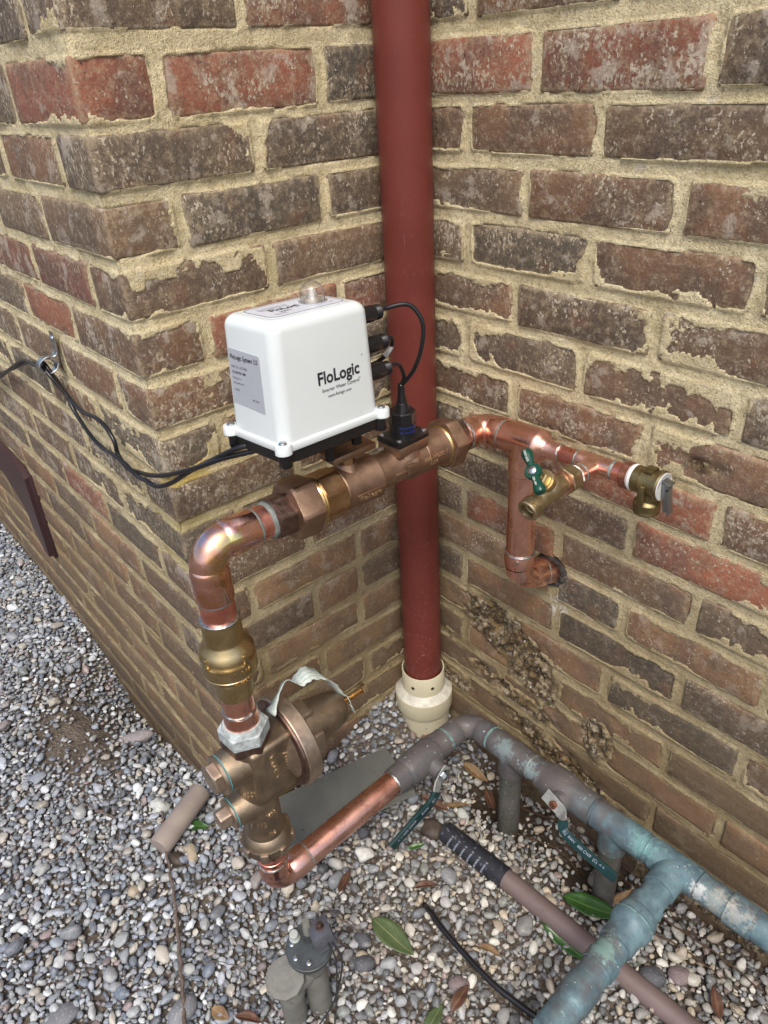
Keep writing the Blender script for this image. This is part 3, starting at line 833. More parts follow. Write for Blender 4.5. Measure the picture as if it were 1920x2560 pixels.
# quoins wrap the arris: one block seen on both faces
qm = {True: [brick_mesh(0.2015, 0.0917 - 0.0065, 0.0555, 50 + i) for i in range(3)], False: [brick_mesh(0.0915, 0.2037 - 0.0065, 0.0555, 60 + i) for i in range(3)]}
for (ca, jc, z0, z1, kk) in corner:
    odd = kk % 2 == 1
    Lx = -jc; Dy = ca - YC
    me = prnd.choice(qm[odd]); L0, D0 = ((0.2015, 0.0852) if odd else (0.0915, 0.1972))
    o = bpy.data.objects.new('brick', me)
    o.color = tint(('K', kk), (z0 + z1) / 2)
    col.objects.link(o); o.parent = wallL; o.matrix_parent_inverse = wallL.matrix_basis.inverted()
    o.matrix_basis = Matrix.Translation((jc / 2 + prnd.uniform(-.001, .001), YC + prnd.uniform(-.001, .001), (z0 + z1) / 2)) @ Matrix.Diagonal((Lx / L0, Dy / D0, (z1 - z0) / .0555, 1))
# the solid wall behind the facing and the storeys above the picture
MB().box((-1.0, YC / 2 - .02 + .13, 0.65), (1.8, 0.30, 2.0)).box((-1.0, 0.05, 2.4), (2.02, 1.0, 1.7)).build('core', MAT_FARBRICK, wallL)
MB().box((0.56, 0.16, 0.65), (1.7, 0.12, 1.9)).box((0.71, 0.30, 2.4), (1.40, 0.598, 1.7)).build('core', MAT_FARBRICK, wallR)
# black pipe seal round the copper pipe through the wall
mb = MB(); nA, nR = 64, 7; vs = []
for t in range(nA):
    a = 2 * math.pi * t / nA
    for q in range(nR):
        r = .0190 + (.0080 + .0016 * math.sin(3 * a + 1) + .0008 * math.sin(8 * a)) * q / (nR - 1)
        hh = float(fbm(np.array([r * math.cos(a)]), np.array([r * math.sin(a)]), freq=190, oct=3, seed=6)[0]) * .0045 - .0015 * math.sin(math.pi * q / (nR - 1))
        vs.append((.2942 + .0008 * q + r * math.cos(a), hh + (.006 if q == 0 else (.005 if q == nR - 1 else -.0005)), .490 + r * math.sin(a)))
mb.add(vs, [(t * nR + q, ((t + 1) % nA) * nR + q, ((t + 1) % nA) * nR + q + 1, t * nR + q + 1) for t in range(nA) for q in range(nR - 1)])
mb.build('pipe_seal', simple('grey_sealant', (0.055, 0.052, 0.048), 0.8, dark=0.5, sc=200, bump=(.001, 250)), wallR)

# ------------------------------------------------------------------ ground
def ground_h(x, y):
    g = -0.014 + 0.004 * fbm(x, y, freq=6, oct=2, seed=91)
    g = g + 0.082 * np.exp(-((x - 0.0) / .055) ** 2 - ((y + .10) / .16) ** 2)
    g = g - 0.13 * np.exp(-((x + .50) / .17) ** 2 - ((y + .43) / .11) ** 2) - .05 * np.exp(-((x + .26) / .12) ** 2 - ((y + .45) / .07) ** 2)
    g = g - 0.085 * np.exp(-((x - .27) / .11) ** 2 - ((y + .05) / .07) ** 2) - 0.065 * np.exp(-((x - .50) / .10) ** 2 - ((y + .04) / .06) ** 2)
    g = g - 0.02 * np.exp(-((x - .7) / .12) ** 2 - ((y + .03) / .06) ** 2)
    return g
xs = np.concatenate([[-60, -30, -15, -8, -5, -3.5, -2.6], axis_pts(-2.1, 1.3, 0.012), [1.6, 2.2, 3.5, 6, 12, 25, 60]])
ys = np.concatenate([[-60, -30, -15, -8, -5, -3.5, -2.5, -1.8], axis_pts(-1.35, 0.06, 0.012), [.5, 2, 6, 20, 60]])
Xg, Yg = np.meshgrid(xs, ys)
near = ((Xg > -2.3) & (Xg < 1.5) & (Yg > -1.7) & (Yg < .3))
Gh = ground_h(Xg, Yg) + np.where(near, 0.003 * fbm(Xg, Yg, freq=25, oct=3, seed=8), 0)
gr = grid_obj('ground', np.stack([Xg, Yg, Gh], -1), MAT_SOIL, None)
tag(gr, 'bare brown soil under the gravel', None, None, 'structure')

# pebbles: thousands, one object
pr = np.random.default_rng(12)
def visible(x, y):
    d = np.stack([x - 0.8442, y + 0.7725, np.full_like(x, -1.18)], -1)
    f = d @ np.array(FW); u = (d @ np.array(RT)) / f; v = (d @ np.array(UP)) / f
    return (f > 0) & (np.abs(u) < 0.62) & (np.abs(v) < 0.80)
def inside_free(x, y): return (~((x < 0.0) & (y > YC))) & (y < 0.0) & (x < 1.25) & (x > -1.75) & (y > -1.25)
def density(x, y):
    d = np.ones_like(x)
    d = d * (1 - .93 * np.exp(-((x - .27) / .105) ** 2 - ((y + .07) / .080) ** 2)) * (1 - .94 * np.exp(-((x - .49) / .105) ** 2 - ((y + .065) / .065) ** 2))
    d = d * (1 - .96 * np.exp(-(((x + .45) / .21) ** 2 + ((y + .605) / .095) ** 2) ** 2))
    d = d * (1 - .45 * np.exp(-((x - .45) / .35) ** 2 - ((y + .05) / .09) ** 2)) * (1 - .5 * np.exp(-((x - .0) / .12) ** 2 - ((y + .05) / .08) ** 2))
    d = d * (1 - .6 * np.exp(-((x + .5) / .22) ** 2 - ((y + .46) / .06) ** 2))
    return d
cells = {}
CS = 0.012
keep = []
def dart(n, rlo, rhi, pw, slack, gate=None):
    r = rlo + (rhi - rlo) * pr.random(n) ** pw
    x = pr.uniform(-1.75, 1.1, n); y = pr.uniform(-1.15, -0.002, n)
    ok = inside_free(x, y) & visible(x, y) & (pr.random(n) < (density(x, y) if gate is None else gate(x, y)))
    for xi, yi, ri in zip(x[ok], y[ok], r[ok]):
        ci, cj = int(xi / CS // 1), int(yi / CS // 1)
        good = True
        R = 2
        for a in range(ci - R, ci + R + 1):
            for b in range(cj - R, cj + R + 1):
                for (px, py, prr) in cells.get((a, b), ()):
                    if (px - xi) ** 2 + (py - yi) ** 2 < (slack * (prr + ri)) ** 2:
                        good = False; break
                if not good: break
            if not good: break
        if good:
            cells.setdefault((ci, cj), []).append((xi, yi, ri)); keep.append((xi, yi, ri))
dart(600, .0092, .0145, 2.2, .80)
dart(3400, .0068, .0092, 1.3, .80)
dart(22000, .0048, .0072, 1.0, .80)
dart(45000, .0036, .0050, 1.0, .82)
dart(50000, .0024, .0038, 1.0, .84)
K = np.array(keep)
# larger pebbles do not stand on top of the tube and leaves that lie on the gravel
LIES = [(.350, -.325), (.367, -.329), (.384, -.331), (.40, -.332), (.415, -.333), (.43, -.333), (.447, -.333), (.462, -.333), (.478, -.332), (.494, -.332), (.512, -.330), (.530, -.326), (.55, -.322), (.568, -.318), (.59, -.31),
        (.315, -.400), (.33, -.398), (.345, -.397), (.36, -.395), (.49, -.138), (.505, -.131), (.517, -.125), (.53, -.118), (.545, -.112), (.50, -.203), (.522, -.203), (.545, -.202)]
bad = np.zeros(len(K), bool)
for (lx, ly) in LIES: bad |= (np.hypot(K[:, 0] - lx, K[:, 1] - ly) < .012) & (K[:, 2] > .0050)
K = K[~bad]
# a lower bed of small gravel so the soil shows only where it is bare
n2 = 42000
x = pr.uniform(-1.75, 1.1, n2); y = pr.uniform(-1.15, -0.002, n2)
ok = inside_free(x, y) & visible(x, y) & (pr.random(n2) < np.clip(density(x, y) ** .9, .06, 1))
bed = np.stack([x[ok], y[ok], pr.uniform(.0016, .0045, ok.sum())], -1)
allp = np.concatenate([K, bed]); nk = len(K); N = len(allp)
flat = pr.uniform(.50, .85, N)
elong = pr.uniform(.62, .98, N)
zc = ground_h(allp[:, 0], allp[:, 1]) + allp[:, 2] * flat * 0.75
zc[:nk] += 0.0045 + pr.uniform(-.001, .0035, nk)
zc[nk:] += 0.000
pos = np.stack([allp[:, 0], allp[:, 1], zc], -1)
scl = np.stack([allp[:, 2] * 1.14, allp[:, 2] * elong, allp[:, 2] * flat], -1)
rot = np.stack([pr.normal(0, .30, N), pr.normal(0, .30, N), pr.uniform(0, 6.28, N)], -1)
pal = np.array([(.30, .29, .27), (.22, .22, .22), (.16, .17, .185), (.13, .145, .17), (.40, .385, .35), (.54, .53, .50), (.32, .275, .22), (.42, .36, .28), (.24, .20, .18),
                (.20, .155, .145), (.28, .20, .18), (.09, .095, .105), (.24, .255, .27), (.60, .58, .53), (.35, .35, .36), (.19, .20, .19)])
pw = np.array([12, 13, 12, 9, 9, 8, 6, 4, 5, 3, 1.2, 5, 11, 4, 9, 8], float); pw /= pw.sum()
pc = pal[pr.choice(len(pal), N, p=pw)] * pr.uniform(.88, 1.40, (N, 1))
warm = (sstep(-.1, .35, allp[:, 0]) * sstep(-.66, -.36, allp[:, 1]))[:, None]               # bluish sky light painted into the pebbles outside the corner; warmer inside it
pc = pc * (warm * np.array([.97, .98, .95]) + (1 - warm) * np.array([.90, 1.0, 1.13]))
me = bpy.data.meshes.new('gravel')
me.vertices.add(N); me.vertices.foreach_set('co', pos.reshape(-1))
for nm, ty, dat in (('rot', 'FLOAT_VECTOR', rot), ('scl', 'FLOAT_VECTOR', scl)):
    at_ = me.attributes.new(nm, ty, 'POINT'); at_.data.foreach_set('vector', dat.reshape(-1).astype(np.float32))
at_ = me.attributes.new('pcol', 'FLOAT_COLOR', 'POINT'); at_.data.foreach_set('color', np.concatenate([pc, np.ones((N, 1))], 1).reshape(-1).astype(np.float32))
at_ = me.attributes.new('vid', 'INT', 'POINT'); at_.data.foreach_set('value', pr.integers(0, 7, N).astype(np.int32))
gravel = mesh_obj('gravel', me, MAT_PEBBLE)
tag(gravel, 'loose rounded grey, tan and bluish pea gravel covering the ground', None, None, 'stuff')
ng = bpy.data.node_groups.new('pebble_scatter', 'GeometryNodeTree')
ng.interface.new_socket('Geometry', in_out='INPUT', socket_type='NodeSocketGeometry')
ng.interface.new_socket('Geometry', in_out='OUTPUT', socket_type='NodeSocketGeometry')
def gn(t, **kw):
    n = ng.nodes.new(t)
    for a, b in kw.items(): setattr(n, a, b)
    return n
gi, go = gn('NodeGroupInput'), gn('NodeGroupOutput')
join = gn('GeometryNodeGeometryToInstance')
for i in range(7):
    ico = gn('GeometryNodeMeshIcoSphere'); ico.inputs['Subdivisions'].default_value = 3
    sp_ = gn('GeometryNodeSetPosition'); nz2 = gn('ShaderNodeTexNoise'); nz2.noise_dimensions = '4D'
    nz2.inputs['W'].default_value = i * 3.7; nz2.inputs['Scale'].default_value = 0.85 if i < 5 else 1.35; nz2.inputs['Detail'].default_value = 1.0 if i < 5 else 2.5
    p_ = gn('GeometryNodeInputPosition'); ng.links.new(p_.outputs[0], nz2.inputs['Vector'])
    sub = gn('ShaderNodeMath', operation='SUBTRACT'); ng.links.new(nz2.outputs['Fac'], sub.inputs[0]); sub.inputs[1].default_value = 0.5
    mul = gn('ShaderNodeMath', operation='MULTIPLY'); ng.links.new(sub.outputs[0], mul.inputs[0]); mul.inputs[1].default_value = 0.95 if i < 4 else 1.7
    vm_ = gn('ShaderNodeVectorMath', operation='SCALE'); ng.links.new(p_.outputs[0], vm_.inputs[0]); ng.links.new(mul.outputs[0], vm_.inputs['Scale'])
    ng.links.new(ico.outputs['Mesh'], sp_.inputs['Geometry']); ng.links.new(vm_.outputs[0], sp_.inputs['Offset'])
    ss_ = gn('GeometryNodeSetShadeSmooth'); ng.links.new(sp_.outputs[0], ss_.inputs[0])
    sm_ = gn('GeometryNodeSetMaterial'); sm_.inputs['Material'].default_value = MAT_PEBBLE; ng.links.new(ss_.outputs[0], sm_.inputs[0])
    ng.links.new(sm_.outputs[0], join.inputs[0])
iop = gn('GeometryNodeInstanceOnPoints'); iop.inputs['Pick Instance'].default_value = True
def named(nm, ty):
    n = gn('GeometryNodeInputNamedAttribute', data_type=ty); n.inputs['Name'].default_value = nm; return n.outputs['Attribute']
ng.links.new(gi.outputs[0], iop.inputs['Points']); ng.links.new(join.outputs[0], iop.inputs['Instance'])
ng.links.new(named('vid', 'INT'), iop.inputs['Instance Index'])
e2r = gn('FunctionNodeEulerToRotation'); ng.links.new(named('rot', 'FLOAT_VECTOR'), e2r.inputs[0])
ng.links.new(e2r.outputs[0], iop.inputs['Rotation']); ng.links.new(named('scl', 'FLOAT_VECTOR'), iop.inputs['Scale'])
ng.links.new(iop.outputs[0], go.inputs[0])
md = gravel.modifiers.new('scatter', 'NODES'); md.node_group = ng

def gz(x, y): return float(ground_h(np.array([x]), np.array([y]))[0])

# ------------------------------------------------------------------ plumbing axes
E1 = Vector((.2038, -.5070, .7344)); E2 = Vector((.2038, -.0594, .7272)); E3 = Vector((.2038, -.5073, .1229)); E4 = Vector((.2038, -.085, .1489))
TT = Vector((.2816, -.0594, .7294)); LL = Vector((.2830, -.062, .505)); WH = Vector((.2942, .0, .4900))
X_, Y_, Z_ = Vector((1, 0, 0)), Vector((0, 1, 0)), Vector((0, 0, 1))

def elbow_path(c, d1, d2, rb, la, lb, Rf, Rt, Rm=None, n=14):
    """wrought 90 degree elbow: hub - bend - hub; c is where the centre lines cross"""
    c = Vector(c); d1 = Vector(d1).normalized(); d2 = Vector(d2).normalized(); Rm = Rm or Rt * 1.03
    P, R = [], []
    for t, r in ((la, Rt), (la, Rf * .985), (la - .001, Rf), (rb + .006, Rf), (rb + .002, Rf * .99), (rb - .003, Rm)):
        P.append(c + d1 * t); R.append(r)
    a = d1 * rb; b = d2 * rb
    cen = c + a + b
    for i in range(n + 1):
        th = math.pi / 2 * i / n
        P.append(cen - b * math.cos(th) - a * math.sin(th)); R.append(Rm)
    for t, r in ((rb - .003, Rm), (rb + .002, Rf * .99), (rb + .006, Rf), (lb - .001, Rf), (lb, Rf * .985), (lb, Rt)):
        P.append(c + d2 * t); R.append(r)
    return fixpath(P, R)
def fixpath(P, R):
    # drop points that step backwards, keep coincident rings a hair apart
    p, r = [P[0]], [R[0]]
    for i in range(1, len(P)):
        q = P[i]
        if (q - p[-1]).length < 1e-5:
            dirn = (P[min(i + 1, len(P) - 1)] - P[max(i - 2, 0)])
            q = q + dirn.normalized() * 2e-5
        p.append(q); r.append(R[i])
    return p, r
def tube(mb, a, b, r, seg=40): return mb.lathe(a, Vector(b) - Vector(a), [(0, r), ((Vector(b) - Vector(a)).length, r)], seg)
def ringprof(w, r, bulge): return [(0, r), (w * .15, r + bulge * .7), (w * .5, r + bulge), (w * .85, r + bulge * .7), (w, r)]
def solder(parent, c, d, r, w=.004, bulge=.0014, mat=None, drip=None):
    mb = MB(); d = Vector(d).normalized()
    mb.lathe(Vector(c) - d * w / 2, d, ringprof(w, r, bulge), 44)
    for i, v in enumerate(mb.v):
        n = float(fbm(np.array([v[0]]), np.array([v[1]]), np.array([v[2]]), freq=160, oct=2, seed=3)[0])
        q = Vector(v); ax = Vector(c) + d * (q - Vector(c)).dot(d); off = q - ax
        mb.v[i] = tuple(ax + off * (1 + n * .03) + d * n * .0012)
    if drip: mb.box(drip, (.004, .004, .006), .0015)
    return mb.build('solder_joint', mat or MAT_SOLDER, parent)

RT_ = .0207; RF = .0226

# --- heat-tinted copper bend on the left, above the check valve
cu1 = thing('copper_pipe', E1, 'shiny heat-tinted copper elbow and tube at the upper left end of the bronze shut-off valve', 'copper pipe')
mb = MB(); p, r = elbow_path(E1, -Z_, E2 - E1, .027, .068, .062, RF, RT_); mb.sweep(p, r, 48); mb.build('elbow', MAT_COPPER_HOT, cu1, 40)
mb = MB(); tube(mb, E1 + Vector((0, .058, -.0008)), E1 + Vector((0, .089, -.0014)), RT_); mb.build('tube', MAT_COPPER_ROSY, cu1)
mb = MB(); tube(mb, E1 - Z_ * .060, E1 - Z_ * .104, RT_); mb.build('tube', MAT_COPPER_ROSY, cu1)
solder(cu1, E1 + Vector((0, .063, -.001)), Y_, RT_, .0055, .0012, MAT_SOLDER_GREY)
solder(cu1, E1 - Z_ * .0695, Z_, RT_, .003, .0008, MAT_SOLDER_GREY)

# --- brass check valve
cz = thing('check_valve', (E1.x, E1.y, .53), 'brass check valve with a wide lugged collar, below the heat-tinted copper elbow', 'valve')
mb = MB()
mb.lathe((.2038, -.507, .638), -Z_, [(0, .0215), (0, .0236), (.030, .0236), (.033, .0242), (.040, .0300), (.046, .0330), (.049, .0335), (.050, .0310), (.056, .0310), (.057, .0338), (.074, .0338),
    (.0745, .0331), (.0755, .0331), (.076, .0336), (.082, .0325), (.088, .0262), (.090, .0246), (.093, .0241), (.118, .0236), (.118, .0215)], 56)
mb.build('valve_body', MAT_BRASS, cz, 30)
for i in range(4):
    a = rad(-78 + 90 * i)
    mb = MB(); R_ = Matrix.Rotation(a, 3, 'Z')
    mb.box(Vector((.2038, -.507, .5895)) + R_ @ Vector((.0325, 0, 0)), (.005, .007, .013), .0012, R_)
    mb.build('lug', MAT_BRASS, cz)
up = lambda x, y, z: (x, y, z)
def zcyl(c, R, a0, z0, down=False):
    c = Vector(c)
    def f(x, y, z):
        a = a0 + x / R
        return Vector((c.x + (R + z) * math.cos(a), c.y + (R + z) * math.sin(a), z0 + y))
    return f
text('1 1/4', .012, cz, MAT_GOLD, zcyl((.2038, -.507), .0338, rad(-22), .568), extrude=.0006)
text('400 WOG', .0058, cz, MAT_GOLD, zcyl((.2038, -.507), .0334, rad(-28), .557), extrude=.0005)
solder(cz, (.2038, -.507, .6385), Z_, .0215, .004, .0028, MAT_SOLDER)
solder(cz, (.2038, -.507, .5195), Z_, .0205, .004, .0016, MAT_SOLDER_GREY)

# --- copper between the check valve and the regulator
cu2 = thing('copper_pipe', (.2038, -.507, .49), 'short copper tube and adapter between the brass check valve and the pressure regulator', 'copper pipe')
mb = MB(); tube(mb, (.2038, -.507, .522), (.2038, -.507, .486), RT_); mb.build('tube', MAT_COPPER, cu2)
mb = MB(); mb.lathe((.2038, -.507, .489), -Z_, [(0, RT_), (0, RF), (.022, RF), (.030, .0245), (.044, .0250)], 44); mb.build('threaded_adapter', MAT_COPPER, cu2)
solder(cu2, (.2038, -.507, .4895), Z_, RT_, .0045, .0018, MAT_SOLDER)

# --- pressure regulator
prv = thing('pressure_regulator', (.2038, -.507, .38), 'tan bronze pressure regulator with a big round flange and bell pointing at the wall', 'pressure regulator')
ZB = .388
mb = MB()
mb.lathe((.2038, -.507, .442), -Z_, [(0, .027), (.010, .029), (.03, .0285), (.10, .0270), (.16, .0265), (.185, .0270), (.198, .029), (.205, .031)], 48)
mb.lathe((.2038, -.507, ZB), Y_, [(-.010, .020), (.0, .026), (.026, .030), (.040, .036), (.049, .058)], 48)
mb.build('valve_body', MAT_PRV, prv)
mb = MB(); mb.box((.2038, -.4880, ZB - .004), (.066, .066, .098), .007, seg=3); mb.build('diaphragm_neck', MAT_PRV, prv)
mb = MB(); mb.lathe((.2038, -.507, .462), -Z_, [(0, .0280, .030), (.0012, .0290, .0336), (.018, .0290, .0336), (.0195, .0286, .0330)], 96, nside=6, phase=.95)
mb.build('hex_inlet', MAT_DOPE, prv, 25)
mb = MB(); mb.lathe((.2038, -.507, .4400), -Z_, [(-.004, .0288, .0334), (.010, .0288, .0334), (.014, .027, .0300)], 96, nside=6, phase=.95)
mb.build('hex_shoulder', MAT_BRONZE_DARK, prv, 25)
# sealant smeared up the thread
mb = MB(); mb.lathe((.2038, -.507, .465), -Z_, [(-.004, .0248), (-.001, .0262), (.004, .0288), (.006, .02)], 56)
for i, v in enumerate(mb.v):
    n = float(fbm(np.array([v[0]]), np.array([v[1]]), np.array([v[2]]), freq=90, oct=3, seed=5)[0]); mb.v[i] = (v[0], v[1], v[2] + n * .003)
mb.build('thread_sealant', MAT_DOPE, prv)
# flange and bell along +y
yf = -.458
mb = MB(); mb.lathe((.2038, yf, ZB), Y_, [(-.014, .034), (-.002, .054), (.0, .0635), (.0005, .0660), (.0022, .0670), (.020, .0670), (.0215, .0658), (.0216, .050)], 72)
mb.build('flange', MAT_PRV_LIGHT, prv, 30)
mb = MB(); mb.lathe((.2038, yf - .0035, ZB), Y_, [(0, .0615), (.0004, .0638), (.0034, .0643)], 72); mb.build('flange_seat', MAT_BRONZE_DARK, prv)
mb = MB()
mb.lathe((.2038, yf + .018, ZB), Y_, [(0, .0540), (.004, .0530), (.008, .040), (.012, .0365), (.030, .0345), (.055, .0305), (.070, .0275), (.078, .0250), (.084, .0205), (.0875, .0130), (.088, .006)], 56)
mb.build('bell_housing', MAT_PRV, prv, 30)
for sg in (1, -1):
    for axn in ('x', 'z'):
        mb = MB()
        c_ = Vector((.2038, yf + .034, ZB)) + (X_ * sg * .0350 if axn == 'x' else Z_ * sg * .0350)
        mb.box(c_, (.010 if axn == 'x' else .034, .026, .034 if axn == 'x' else .010), .003)
        mb.build('wrench_flat', MAT_PRV_LIGHT, prv)
mb = MB(); mb.lathe((.2038, -.356, ZB), Y_, [(0, .0085, .0095), (.0055, .0085, .0095)], 48, nside=6); mb.build('lock_nut', MAT_ZINC_Y, prv, 25)
mb = MB(); prof = []
for i in range(19):
    prof += [(.0012 + i * .0018, .0042), (.0021 + i * .0018, .0053)]
mb.lathe((.2038, -.352, ZB), Y_, prof, 28); mb.build('adjusting_bolt', MAT_GOLD, prv, 20)
mb = MB(); mb.lathe((.2038, -.3175, ZB), Y_, [(0, .0090, .0103), (.0072, .0090, .0103), (.008, .0080, .0092)], 48, nside=6, phase=.4); mb.build('bolt_head', MAT_ZINC_Y, prv, 25)
# two side plugs on the front
for zc_, nm, rr_ in ((.402, 1, .0262), (.322, 0, .0215)):
    mb = MB(); mb.lathe((.2038, -.530, zc_), -Y_, [(-.02, rr_ + .005), (.004, rr_ + .002), (.014, rr_ + .0008), (.019, rr_)], 48); mb.build('side_boss', MAT_PRV, prv)
    mb = MB(); mb.lathe((.2038, -.549, zc_), -Y_, [(0, rr_ + .0005), (.0015, rr_ + .0005)], 48); mb.build('gasket', MAT_CYAN, prv)
    mb = MB(); mb.lathe((.2038, -.5512, zc_), -Y_, [(0, rr_ + .001), (.0045 if nm else .003, rr_ + .001), (.0052 if nm else .0036, rr_ - .0003)], 48); mb.build('plug_rim', MAT_PRV_LIGHT, prv)
    ra = .0195 if nm else .0130
    mb = MB(); mb.lathe((.2038, -.5550, zc_), -Y_, [(0, ra, ra * 1.13), (.011 if nm else .014, ra, ra * 1.13), (.0125 if nm else .0155, ra * .96, ra * 1.04)], 60, nside=6, phase=.25)
    mb.build('hex_plug', MAT_PRV_LIGHT, prv, 25)
# lower union nut
mb = MB(); mb.lathe((.2038, -.507, .245), -Z_, [(-.008, .0275), (-.004, .0315), (0, .0330), (.003, .0345), (.006, .0350), (.008, .0362), (.022, .0362), (.024, .0345), (.029, .0300), (.030, .0225)], 56)
mb.build('union_nut', MAT_PRV, prv, 30)
for i in range(8):
    R_ = Matrix.Rotation(rad(-38 + 45 * i), 3, 'Z'); mb = MB()
    mb.box(Vector((.2038, -.507, .230)) + R_ @ Vector((.0365, 0, 0)), (.0060, .0115, .016), .0012, R_); mb.build('nut_lug', MAT_PRV_LIGHT, prv)
# cast lettering on the side of the neck (+x face), written downwards
PX = .2038 + .0333
text('ZURN', .0155, prv, MAT_RAISED, planemap((PX, -.4755, ZB + .020), (0, .10, -1), (0, 1, .10)), extrude=.0009, sx=.8)
text('WILKINS', .0125, prv, MAT_RAISED, planemap((PX, -.4960, ZB + .028), (0, .10, -1), (0, 1, .10)), extrude=.0009, sx=.92)
text('600XL', .0125, prv, MAT_RAISED, zcyl((.2038, -.507), .0278, rad(-66), .352), extrude=.0008, sx=.8)
text('XFS', .010, prv, MAT_RAISED, zcyl((.2038, -.507), .0272, rad(-14), .300), extrude=.0008)
text('IN', .010, prv, MAT_RAISED, zcyl((.2038, -.507), .0272, rad(-16), .262), extrude=.0008)
text('1 1/4', .012, prv, MAT_RAISED, zcyl((.2038, -.507), .0276, rad(-68), .284), extrude=.0008)
# paper tag looped over the bolt
tg = MB()
cl = catmull([(.207, -.468, .453), (.205, -.454, .473), (.204, -.437, .489), (.203, -.420, .474), (.203, -.402, .478), (.204, -.382, .463), (.205, -.366, .436), (.205, -.352, .405), (.208, -.343, .396)], 8)
n_ = len(cl); rows = []
for i, p in enumerate(cl):
    t = i / (n_ - 1); tw = .6 * math.sin(t * 9.0) + .3
    w = .0125 * (1 - .70 * sstep(.72, 1.0, t)) + .0012 * math.sin(i * 1.3)
    wd = Vector((math.cos(tw), 0, math.sin(tw)))
    rows.append([p - wd * w + Z_ * .0008 * math.sin(i), p, p + wd * w])
vs = [q for r_ in rows for q in r_]; fs = []
for i in range(n_ - 1):
    for j in range(2): a = i * 3 + j; fs.append((a, a + 1, a + 4, a + 3))
tg.add(vs, fs); tag_o = tg.build('paper_tag', MAT_PAPER, None, 60)
so = tag_o.modifiers.new('thickness', 'SOLIDIFY'); so.thickness = .0004
tag(tag_o, 'crumpled pale printed paper tag tied to the bolt of the pressure regulator', 'paper tag')
ln = MB()
for i in range(2, n_ - 10, 1):
    if i % 9 == 8: continue
    for q in (.25, .5, .75):
        a = rows[i][0].lerp(rows[i][2], q); b = rows[i + 1][0].lerp(rows[i + 1][2], q)
        d = (b - a); w = (rows[i][2] - rows[i][0]).normalized() * .0006; up_ = d.cross(w).normalized()
        if up_.z < 0: up_ = -up_
        a = a + up_ * .0006; b = b + up_ * .0006
        ln.add([a - w, a + w, a.lerp(b, .78) + w, a.lerp(b, .78) - w], [(0, 1, 2, 3)])
tag(ln.build('printed_lines', MAT_PAPERINK, tag_o), kind='stuff')
ln = MB(); ln.sweep(catmull([(.208, -.345, .398), (.212, -.343, .386), (.210, -.340, .368)], 4), .0006, 6); ln.box((.2115, -.3405, .372), (.007, .0008, .018), .0002, Matrix.Rotation(.25, 3, 'X')); ln.build('tag_end', MAT_PAPER, tag_o)

# --- lower copper: tail piece, elbow and the long sloping tube
cu3 = thing('copper_pipe', E3, 'long bright copper tube and elbow running under the regulator to the grey ball valve', 'copper pipe')
dlo = (E4 - E3).normalized()
mb = MB(); mb.lathe((.2038, -.507, .218), -Z_, [(0, .0225), (.012, .0236), (.018, .0236), (.022, .0215), (.030, .0215), (.0305, .0222), (.036, .0222), (.037, .0212), (.052, .0212)], 48); mb.build('tail_piece', MAT_COPPER_ROSY, cu3)
mb = MB(); p, r = elbow_path(E3, Z_, dlo, .026, .050, .056, RF, RT_); mb.sweep(p, r, 48); mb.build('elbow', MAT_COPPER, cu3, 40)
mb = MB(); tube(mb, E3 + dlo * .054, E3 + dlo * .243, RT_); mb.build('tube', MAT_COPPER, cu3)
solder(cu3, E3 + Z_ * .051, Z_, RT_, .004, .0020); solder(cu3, E3 + dlo * .057, dlo, RT_, .0035, .0014, MAT_SOLDER_GREY)

# ------------------------------------------------------------------ bronze shut-off valve with the white control box
av = (E2 - E1).normalized()
def AX(y): return E1 + av * (y - E1.y) / av.y
sv = thing('shutoff_valve', AX(-.31), 'cast bronze automatic shut-off valve under a white control box with a clear dome', 'shut-off valve')
mb = MB()
mb.lathe(AX(-.3260), av, [(-.004, .0245), (0, .0275), (.002, .0290), (.052, .0290), (.055, .0300), (.0565, .0300), (.059, .0270), (.062, .0232), (.108, .0228), (.112, .0245), (.115, .0262), (.118, .0262), (.120, .0250),
    (.138, .0250), (.139, .0256), (.143, .0256), (.144, .0250), (.168, .0252), (.176, .0272)], 56)
mb.build('valve_body', MAT_BRONZE, sv, 30)
for y0, d_, mt in ((-.4235, av, 1), (-.1075, -av, 1)):
    s_ = 1
    mb = MB(); mb.lathe(AX(y0), d_, [(0, .0222, .0235), (.0012, .0238, .0262), (.034 if d_ == av else .022, .0240, .0268)], 72, nside=6, phase=.12 if d_ == av else .5); mb.build('tailpiece_hex', MAT_BRONZE_DARK, sv, 25)
mb = MB(); mb.lathe(AX(-.3985), av, [(0, .0285, .0290), (.0008, .0325, .0345), (.004, .0335, .0375), (.028, .0335, .0385), (.032, .0333, .0365), (.033, .030, .033)], 90, nside=6, phase=.42); mb.build('union_nut', MAT_BRONZE, sv, 25)
mb = MB(); mb.lathe(AX(-.1205), -av, [(0, .0275, .0285), (.001, .0300, .032), (.004, .0315, .0355), (.020, .0315, .0355), (.024, .031, .034), (.025, .028, .030)], 90, nside=6, phase=.75); mb.build('union_nut', MAT_BRONZE, sv, 25)
mb = MB(); mb.lathe(AX(-.3655), av, [(0, .0325), (.002, .0335), (.0045, .0312), (.006, .0322), (.008, .0300)], 64); mb.build('thread_collar', MAT_GOLD, sv, 25)
mb = MB(); mb.lathe(AX(-.1505), av, [(0, .0262), (.003, .0285), (.0055, .0272), (.0075, .0290), (.009, .0275)], 64); mb.build('thread_collar', MAT_GOLD, sv, 25)
